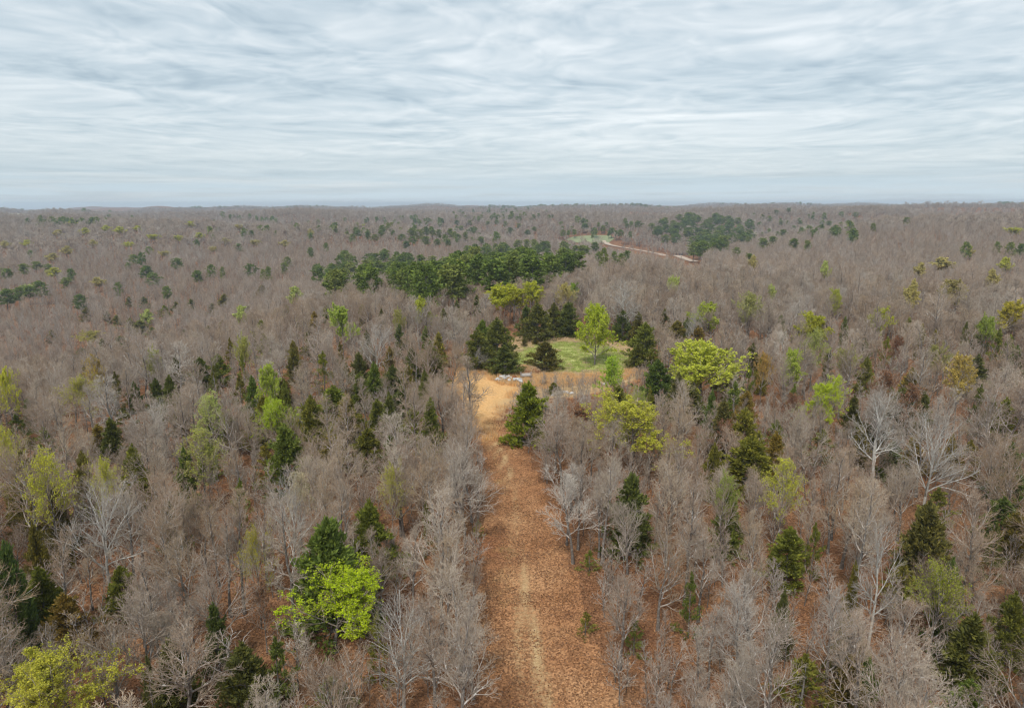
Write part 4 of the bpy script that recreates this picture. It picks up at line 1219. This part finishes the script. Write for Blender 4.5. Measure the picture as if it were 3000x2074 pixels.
for u0, u1, n in [(1430, 1620, 60), (1640, 1800, 18), (1800, 2000, 22), (230, 330, 14), (480, 700, 20), (2100, 2400, 20), (2900, 3020, 14), (0, 160, 8), (800, 1000, 12)]:
    for _ in range(n):
        u = random.uniform(u0, u1)
        dd = ray(u, 600)
        aa = math.atan2(dd[0], dd[1])
        el = (ground(_rs * math.sin(aa), _rs * math.cos(aa)) - CAMH) / _rs
        r_ = _rs[int(np.argmax(el))] + random.gauss(0, 30)
        PX_.append((r_ * math.sin(aa), r_ * math.cos(aa)))
PX_ = np.array(PX_)
hz = np.clip(rng.normal(14, 2.2, len(PX_)), 9, 19)
sets = [(PX_[:, 0], PX_[:, 1], ground(PX_[:, 0], PX_[:, 1]) - 0.1, hz / 18 * (1.1 + 0.4 * rng.random(len(hz))) * np.clip(np.hypot(PX_[:, 0], PX_[:, 1]) / 1800, 1, 1.6), hz / 18, 'pine_far')]
scatter('pine_woods', sets, {'pine_far': [t[2] for t in KIND['pine_far']]}, 'far dark pines dotted in rows and clumps over the hazy hills')

# saplings and brush under the trees
X, Y = visible_sector(0, 24, 135, 2.6, R(43))
k = clear_of_ground(X, Y, 0.1) & clear_of_trees(X, Y, 0.35) & (rng.random(len(X)) < 0.5)
X, Y = X[k], Y[k]
Hs = np.clip(rng.normal(4.2, 1.5, len(X)), 1.5, 7.5)
for lx, ly in LOW:
    for rep_ in range(2):
        jx, jy = lx + rng.normal(size=len(lx)) * 1.2, ly + rng.normal(size=len(lx)) * 1.2
        X, Y = np.concatenate([X, jx]), np.concatenate([Y, jy])
        Hs = np.concatenate([Hs, np.clip(rng.normal(4.6, 1.0, len(jx)), 2.5, 6.5)])
k = clear_of_ground(X, Y, 0.3)
X, Y, Hs = X[k], Y[k], Hs[k]
k = ~hides(X, Y, Hs, 0.2)
X, Y, Hs = X[k], Y[k], Hs[k]
sets = [(X, Y, ground(X, Y) - 0.05, Hs / 5.0 * (0.8 + 0.5 * rng.random(len(X))), Hs / 5.0, 'sapling')]
CG = np.array(CLEAR)
def in_clear(n, poly, marg=0.0):
    px = np.array(poly)
    X = rng.uniform(px[:, 0].min() - 3, px[:, 0].max() + 3, n * 4); Y = rng.uniform(px[:, 1].min() - 3, px[:, 1].max() + 3, n * 4)
    k_ = sdist(X, Y, poly) > marg
    return X[k_][:n], Y[k_][:n]
BRUSH = to_ground([(1540, 1140), (1600, 1130), (1700, 1125), (1800, 1115), (1880, 1090), (1900, 1110), (1840, 1140), (1740, 1160), (1640, 1170), (1560, 1175)])
bx_, by_ = in_clear(90, BRUSH)
hs_ = rng.uniform(1.2, 3.4, len(bx_))
sets.append((bx_, by_, ground(bx_, by_), hs_ / 5 * 1.3, hs_ / 5, 'sapling'))
scatter('undergrowth', sets, {'sapling': [t[2] for t in KIND['sapling']]}, 'thin leafless saplings and brush under the bare trees', tilt=0.09)

# fallen leaves, dry grass, green grass
def leaf_patch(name, n, half, size, mat, tall=0.05):
    g = np.random.default_rng(n)
    P = np.stack([g.uniform(-half, half, n), g.uniform(-half, half, n), g.uniform(0.01, tall, n)], -1)
    Dd = g.normal(size=(n, 3)) * np.array([1, 1, 0.45])
    sz = size * (0.6 + 0.8 * g.random(n))
    v, q_, _ = cards(g, P, Dd, sz, sz * 0.75, 0)
    v[:, 2] = np.maximum(v[:, 2], 0.012)
    return make_mesh(name, v, q_, [mat])
def tuft(name, n, half, h, w_, mat, seed):
    g = np.random.default_rng(seed)
    P = np.stack([g.uniform(-half, half, n), g.uniform(-half, half, n), np.zeros(n) - 0.03], -1)
    Dd = np.stack([g.normal(size=n) * 0.22, g.normal(size=n) * 0.22, np.ones(n)], -1)
    ln_ = h * (0.5 + 0.7 * g.random(n))
    v, q_, _ = cards(g, P, Dd, ln_, np.full(n, w_), 0)
    return make_mesh(name, v, q_, [mat])
litter = [leaf_patch('leaf_patch', 190 + i, 1.3, 0.15, MAT_LITTER) for i in range(3)]
X, Y = visible_sector(0, 30, 125, 2.3, R(42))
k = (sdist(X, Y, CLEAR) < 0) & (sdist(X, Y, SANDY) < 1)
X, Y = X[k], Y[k]
on = sdist(X, Y, TRAIL) > 1.0
k = ~on | (rng.random(len(X)) < np.clip(0.9 - (Y - 60) / 160, 0.2, 0.9))
X, Y = X[k], Y[k]
scatter('fallen_leaves', [(X, Y, ground(X, Y) + 0.035, np.ones(len(X)), np.ones(len(X)), 'l')], {'l': litter}, 'brown fallen leaves strewn over the trail and forest floor', tilt=0.0)
sedge = [tuft('sedge_tuft', 40, 0.6, 0.75, 0.05, MAT_SEDGE, i) for i in range(3)]
straw_t = [tuft('straw_tuft', 40, 0.6, 0.55, 0.045, MAT_STRAW, 10 + i) for i in range(3)]
green_t = [tuft('grass_tuft', 70, 0.8, 0.22, 0.06, MAT_GRASS, 20 + i) for i in range(3)]
SEDGE = to_ground([(1430, 1108), (1470, 1088), (1520, 1083), (1560, 1100), (1640, 1098), (1740, 1100), (1860, 1085), (1880, 1095), (1800, 1122), (1700, 1130), (1600, 1140), (1530, 1135), (1470, 1130)])
SEDGE2 = to_ground([(1335, 1098), (1350, 1080), (1420, 1070), (1460, 1080), (1440, 1098), (1390, 1096)])
x1, y1 = in_clear(900, SEDGE); x2, y2 = in_clear(260, SEDGE2)
x3, y3 = in_clear(260, SANDY, -3.0)
k = np.abs(sdist(x3, y3, SANDY)) < 2.2
x2, y2 = np.concatenate([x2, x3[k]]), np.concatenate([y2, y3[k]])
sx_, sy_ = np.concatenate([x1, x2]), np.concatenate([y1, y2])
sc_ = 0.7 + 0.7 * rng.random(len(sx_))
st_x, st_y = in_clear(2200, CLEAR, 0.5)
k = (sdist(st_x, st_y, SANDY) < -0.5) & ((sdist(st_x, st_y, GREEN) < 1.0) | (rng.random(len(st_x)) < 0.10))
st_x, st_y = st_x[k], st_y[k]
ss_ = 0.6 + 0.8 * rng.random(len(st_x))
scatter('dry_grass', [(sx_, sy_, ground(sx_, sy_) + 0.06, sc_, sc_, 's'), (st_x, st_y, ground(st_x, st_y) + 0.06, ss_, ss_, 't')], {'s': sedge, 't': straw_t}, 'orange and straw-coloured dry grass standing in the clearing')
g_x, g_y = in_clear(1500, GREEN, -0.5)
gs_ = 0.6 + 0.8 * rng.random(len(g_x))
scatter('green_grass', [(g_x, g_y, ground(g_x, g_y) + 0.06, gs_, gs_, 'g')], {'g': green_t}, 'short green grass covering the middle of the clearing')

# ------------------------------------------------------------------ things in the clearing
import bmesh
def solid(name, bm, mat, parent=None, label=None, cat=None, group=None, loc=None, rot=None):
    me = bpy.data.meshes.new(name)
    bm.to_mesh(me); bm.free()
    me.materials.append(mat)
    o = bpy.data.objects.new(name, me)
    COL.objects.link(o)
    if parent: o.parent = parent
    if label: o['label'] = label
    if cat: o['category'] = cat
    if group: o['group'] = group
    if loc is not None: o.location = loc
    if rot is not None: o.rotation_euler = rot
    return o
def box_bm(sx, sy, sz, at=(0, 0, 0), bev=0.02):
    bm = bmesh.new()
    bmesh.ops.create_cube(bm, size=1.0, matrix=Matrix.Translation(at) @ Matrix.Diagonal((sx, sy, sz, 1)))
    bmesh.ops.bevel(bm, geom=bm.edges[:], offset=bev, segments=1, affect='EDGES')
    return bm
def slab_bm(seed, sx, sy, sz):
    g = random.Random(seed)
    bm = bmesh.new()
    bmesh.ops.create_icosphere(bm, subdivisions=2, radius=0.5)
    for v in bm.verts:
        k = 0.75 + 0.5 * g.random()
        v.co = Vector((max(-0.42, min(0.42, v.co.x * k)) * sx, max(-0.4, min(0.4, v.co.y * k)) * sy, max(-0.35, min(0.35, v.co.z * k)) * sz))
    return bm
_ONES = ['', 'first', 'second', 'third', 'fourth', 'fifth', 'sixth', 'seventh', 'eighth', 'ninth', 'tenth', 'eleventh', 'twelfth', 'thirteenth', 'fourteenth', 'fifteenth', 'sixteenth', 'seventeenth', 'eighteenth', 'nineteenth']
_TENS = ['', '', 'twenty', 'thirty', 'forty', 'fifty', 'sixty', 'seventy', 'eighty', 'ninety']
def ordinal(n):
    if n >= 100:
        return 'hundredth' if n == 100 else 'hundred-and-' + ordinal(n - 100)
    if n < 20:
        return _ONES[n]
    t, o = divmod(n, 10)
    return _TENS[t][:-1] + 'ieth' if o == 0 else _TENS[t] + '-' + _ONES[o]
ORD = ['first', 'second', 'third', 'fourth', 'fifth', 'sixth', 'seventh', 'eighth', 'ninth', 'tenth', 'eleventh', 'twelfth', 'thirteenth', 'fourteenth', 'fifteenth', 'sixteenth', 'seventeenth', 'eighteenth', 'nineteenth', 'twentieth']
rub = [(1456, 1119), (1464, 1120), (1471, 1113), (1476, 1108), (1480, 1118), (1488, 1112), (1492, 1120), (1499, 1114), (1507, 1121), (1514, 1117), (1521, 1121), (1526, 1127)]
for i, (u, v) in enumerate(rub):
    x, y = hit(u, v)
    s = 0.85 + 0.5 * random.random()
    solid('white_rock', slab_bm(i, 1.3 * s, 0.8 * s, 0.7 * s), MAT_WHITE, None, 'white broken slab, %s from the left in the heap by the trail' % ORD[i], 'rock', 'white slabs of the heap', (x, y, float(ground(x, y)) + 0.45 + 0.35 * random.random()), (random.uniform(-0.35, 0.35), random.uniform(-0.35, 0.35), random.uniform(0, 3)))
x, y = hit(1507, 1115)
bm = bmesh.new()
bmesh.ops.create_cone(bm, cap_ends=True, segments=14, radius1=0.5, radius2=0.5, depth=0.9)
for zz_ in (-0.2, 0.2):
    bmesh.ops.create_cone(bm, cap_ends=False, segments=14, radius1=0.53, radius2=0.53, depth=0.06, matrix=Matrix.Translation((0, 0, zz_)))
solid('rusty_drum', bm, MAT_RUST, None, 'rusty drum lying in the heap of white slabs', 'drum', None, (x, y, float(ground(x, y)) + 0.6), (R(80), 0.2, 0.6))
rub2 = [(1620, 1160), (1630, 1157), (1641, 1154), (1652, 1152), (1663, 1153), (1674, 1156)]
for i, (u, v) in enumerate(rub2):
    x, y = hit(u, v)
    solid('white_rock', slab_bm(40 + i, 1.2, 0.8, 0.7), MAT_WHITE, None, 'white stone slab, %s from the left in the brush below the small cedar bush' % ORD[i], 'rock', 'white slabs in the brush', (x, y, float(ground(x, y)) + 0.22), (random.uniform(-0.3, 0.3), random.uniform(-0.3, 0.3), random.uniform(0, 3)))
rub3 = [(1748, 1121), (1760, 1125), (1773, 1129)]
for i, (u, v) in enumerate(rub3):
    x, y = hit(u, v)
    solid('white_rock', slab_bm(60 + i, 1.7, 0.8, 0.8), MAT_WHITE, None, 'white stone slab, %s from the left below the round tree on the grass' % ORD[i], 'rock', 'white slabs below the round tree', (x, y, float(ground(x, y)) + 0.2), (0.1, 0.1, random.uniform(-0.3, 0.3)))
# a weathered white bench: board between two grey posts
x, y = hit(1541, 1112)
bench = bpy.data.objects.new('bench', None)
COL.objects.link(bench)
bench.location = (x, y, float(ground(x, y)))
bench.rotation_euler = (0, 0, R(12))
bench['label'] = 'weathered white bench of boards between two grey posts beside the slab heap'
bench['category'] = 'bench'
for sx in (-1, 1):
    solid('post', box_bm(0.16, 0.34, 1.75, (sx * 1.16, 0, 0.875)), MAT_GREYWOOD, bench)
for k in range(4):
    o = solid('board', box_bm(2.14, 0.17, 0.06, (0, -0.3 + 0.2 * k, 1.08 + 0.09 * k), 0.01), MAT_WHITE, bench)
solid('rail', box_bm(2.14, 0.08, 0.2, (0, -0.43, 0.95), 0.01), MAT_GREYWOOD, bench)
# leaning sheet of metal at the right side
x, y = hit(1908, 1078)
sheet_root = bpy.data.objects.new('metal_sheet', None)
COL.objects.link(sheet_root)
sheet_root.location = (x, y, float(ground(x, y)))
sheet_root['label'] = 'pointed white metal sheet with a rusty side propped up at the right of the clearing'
sheet_root['category'] = 'metal sheet'
def tri_bm(pts, th):
    bm = bmesh.new()
    a = [bm.verts.new((p[0], -th, p[1])) for p in pts]; b = [bm.verts.new((p[0], th, p[1])) for p in pts]
    bm.faces.new(a); bm.faces.new(b[::-1])
    for i in range(len(pts)):
        bm.faces.new((a[i], b[i], b[(i + 1) % len(pts)], a[(i + 1) % len(pts)]))
    bmesh.ops.recalc_face_normals(bm, faces=bm.faces[:])
    return bm
solid('panel', tri_bm([(-0.5, 0), (0.3, 0), (0.15, 1.3), (-0.35, 2.4)], 0.03), MAT_WHITE, sheet_root)
solid('panel', tri_bm([(0.35, 0), (1.5, 0), (1.4, 0.6), (0.2, 1.5)], 0.03), MAT_RUST, sheet_root)
# earth mound behind the bench
x, y = hit(1540, 1094)
bm = bmesh.new()
bmesh.ops.create_icosphere(bm, subdivisions=4, radius=1.0)
g = random.Random(3)
for v in bm.verts:
    n_ = 1 + 0.10 * math.sin(v.co.x * 5 + 1) * math.cos(v.co.y * 6) + 0.06 * math.sin(v.co.x * 13 + v.co.z * 9)
    v.co = Vector((v.co.x * 3.6 * n_, v.co.y * 2.6 * n_, max(-0.3, v.co.z * 1.7 * n_)))
MX, MY, MZ = x, y, float(ground(x, y))
mound = solid('earth_mound', bm, MAT_FLOOR, None, 'low earth mound overgrown with dry grass between the two front cedars', 'mound', None, (x, y, MZ))
th = rng.random(260) * 6.283; rd = np.sqrt(rng.random(260)) * 0.97
mx_, my_ = MX + 3.5 * rd * np.cos(th), MY + 2.5 * rd * np.sin(th)
mz_ = MZ + 1.65 * np.sqrt(np.maximum(0, 1 - rd ** 2)) - 0.08
ms_ = 0.5 + 0.5 * rng.random(260)
scatter('mound_grass', [(mx_, my_, mz_, ms_, ms_, 's')], {'s': straw_t + sedge[:1]}, 'tangled dry grass growing over the earth mound', tilt=0.3)

# ------------------------------------------------------------------ haze
MAT_HAZE, nt = new_mat('haze_air')
pv_ = nt.n('ShaderNodeVolumePrincipled')
pv_.inputs['Color'].default_value = (0.74, 0.86, 1.0, 1)
pv_.inputs['Density'].default_value = 0.00016
pv_.inputs['Anisotropy'].default_value = 0.2
o_ = nt.n('ShaderNodeOutputMaterial')
nt.l(pv_.outputs[0], o_.inputs['Volume'])
bm = bmesh.new()
zlo, zhi = float(gv[:, 2].min()) - 1.0, float(gv[:, 2].max()) + 28.0
bmesh.ops.create_cube(bm, size=1.0, matrix=Matrix.Translation((0, 0, (zlo + zhi) / 2)) @ Matrix.Diagonal((15400, 15400, zhi - zlo, 1)))
hz_ = solid('haze', bm, MAT_HAZE, None, 'thin blue haze lying over the woods')
hz_['kind'] = 'stuff'

# ------------------------------------------------------------------ labels that single things out
for dsc, txt in (('pine in the grove', 'pine, %s from the left end of the grove beyond the clearing'), ('pine on the far hill', 'pine, %s from the left of the clump on the far right hill')):
    for i, t in enumerate(sorted((t for t in THINGS if t['desc'] == dsc), key=lambda t: t['u'])):
        t['label'] = txt % ordinal(i + 1)
LAND = [t for t in THINGS if t.get('short')]
groups = {}
def bearing(dx, dy):
    a = math.degrees(math.atan2(-dy, dx)) % 360
    return ['right of', 'above and right of', 'above', 'above and left of', 'left of', 'below and left of', 'below', 'below and right of'][int(((a + 22.5) % 360) // 45)]
for t in THINGS:
    if t['label']:
        continue
    best = min((l for l in LAND if l is not t), key=lambda l: (l['u'] - t['u']) ** 2 + (l['v'] - t['v']) ** 2)
    b = bearing(t['u'] - best['u'], t['v'] - best['v'])
    groups.setdefault((t['desc'], b, best['short']), []).append((math.hypot(t['u'] - best['u'], t['v'] - best['v']), t))
for (desc, b, sh), lst in groups.items():
    lst.sort(key=lambda p: p[0])
    for i, (_, t) in enumerate(lst):
        if len(lst) == 1:
            t['label'] = '%s directly %s %s' % (desc, b, sh)
        else:
            o = 'closest' if i == 0 else ordinal(i + 1) + '-closest'
            t['label'] = '%s %s, %s %s' % (o, desc, b, sh)
for t in THINGS:
    t['root']['label'] = t['label']
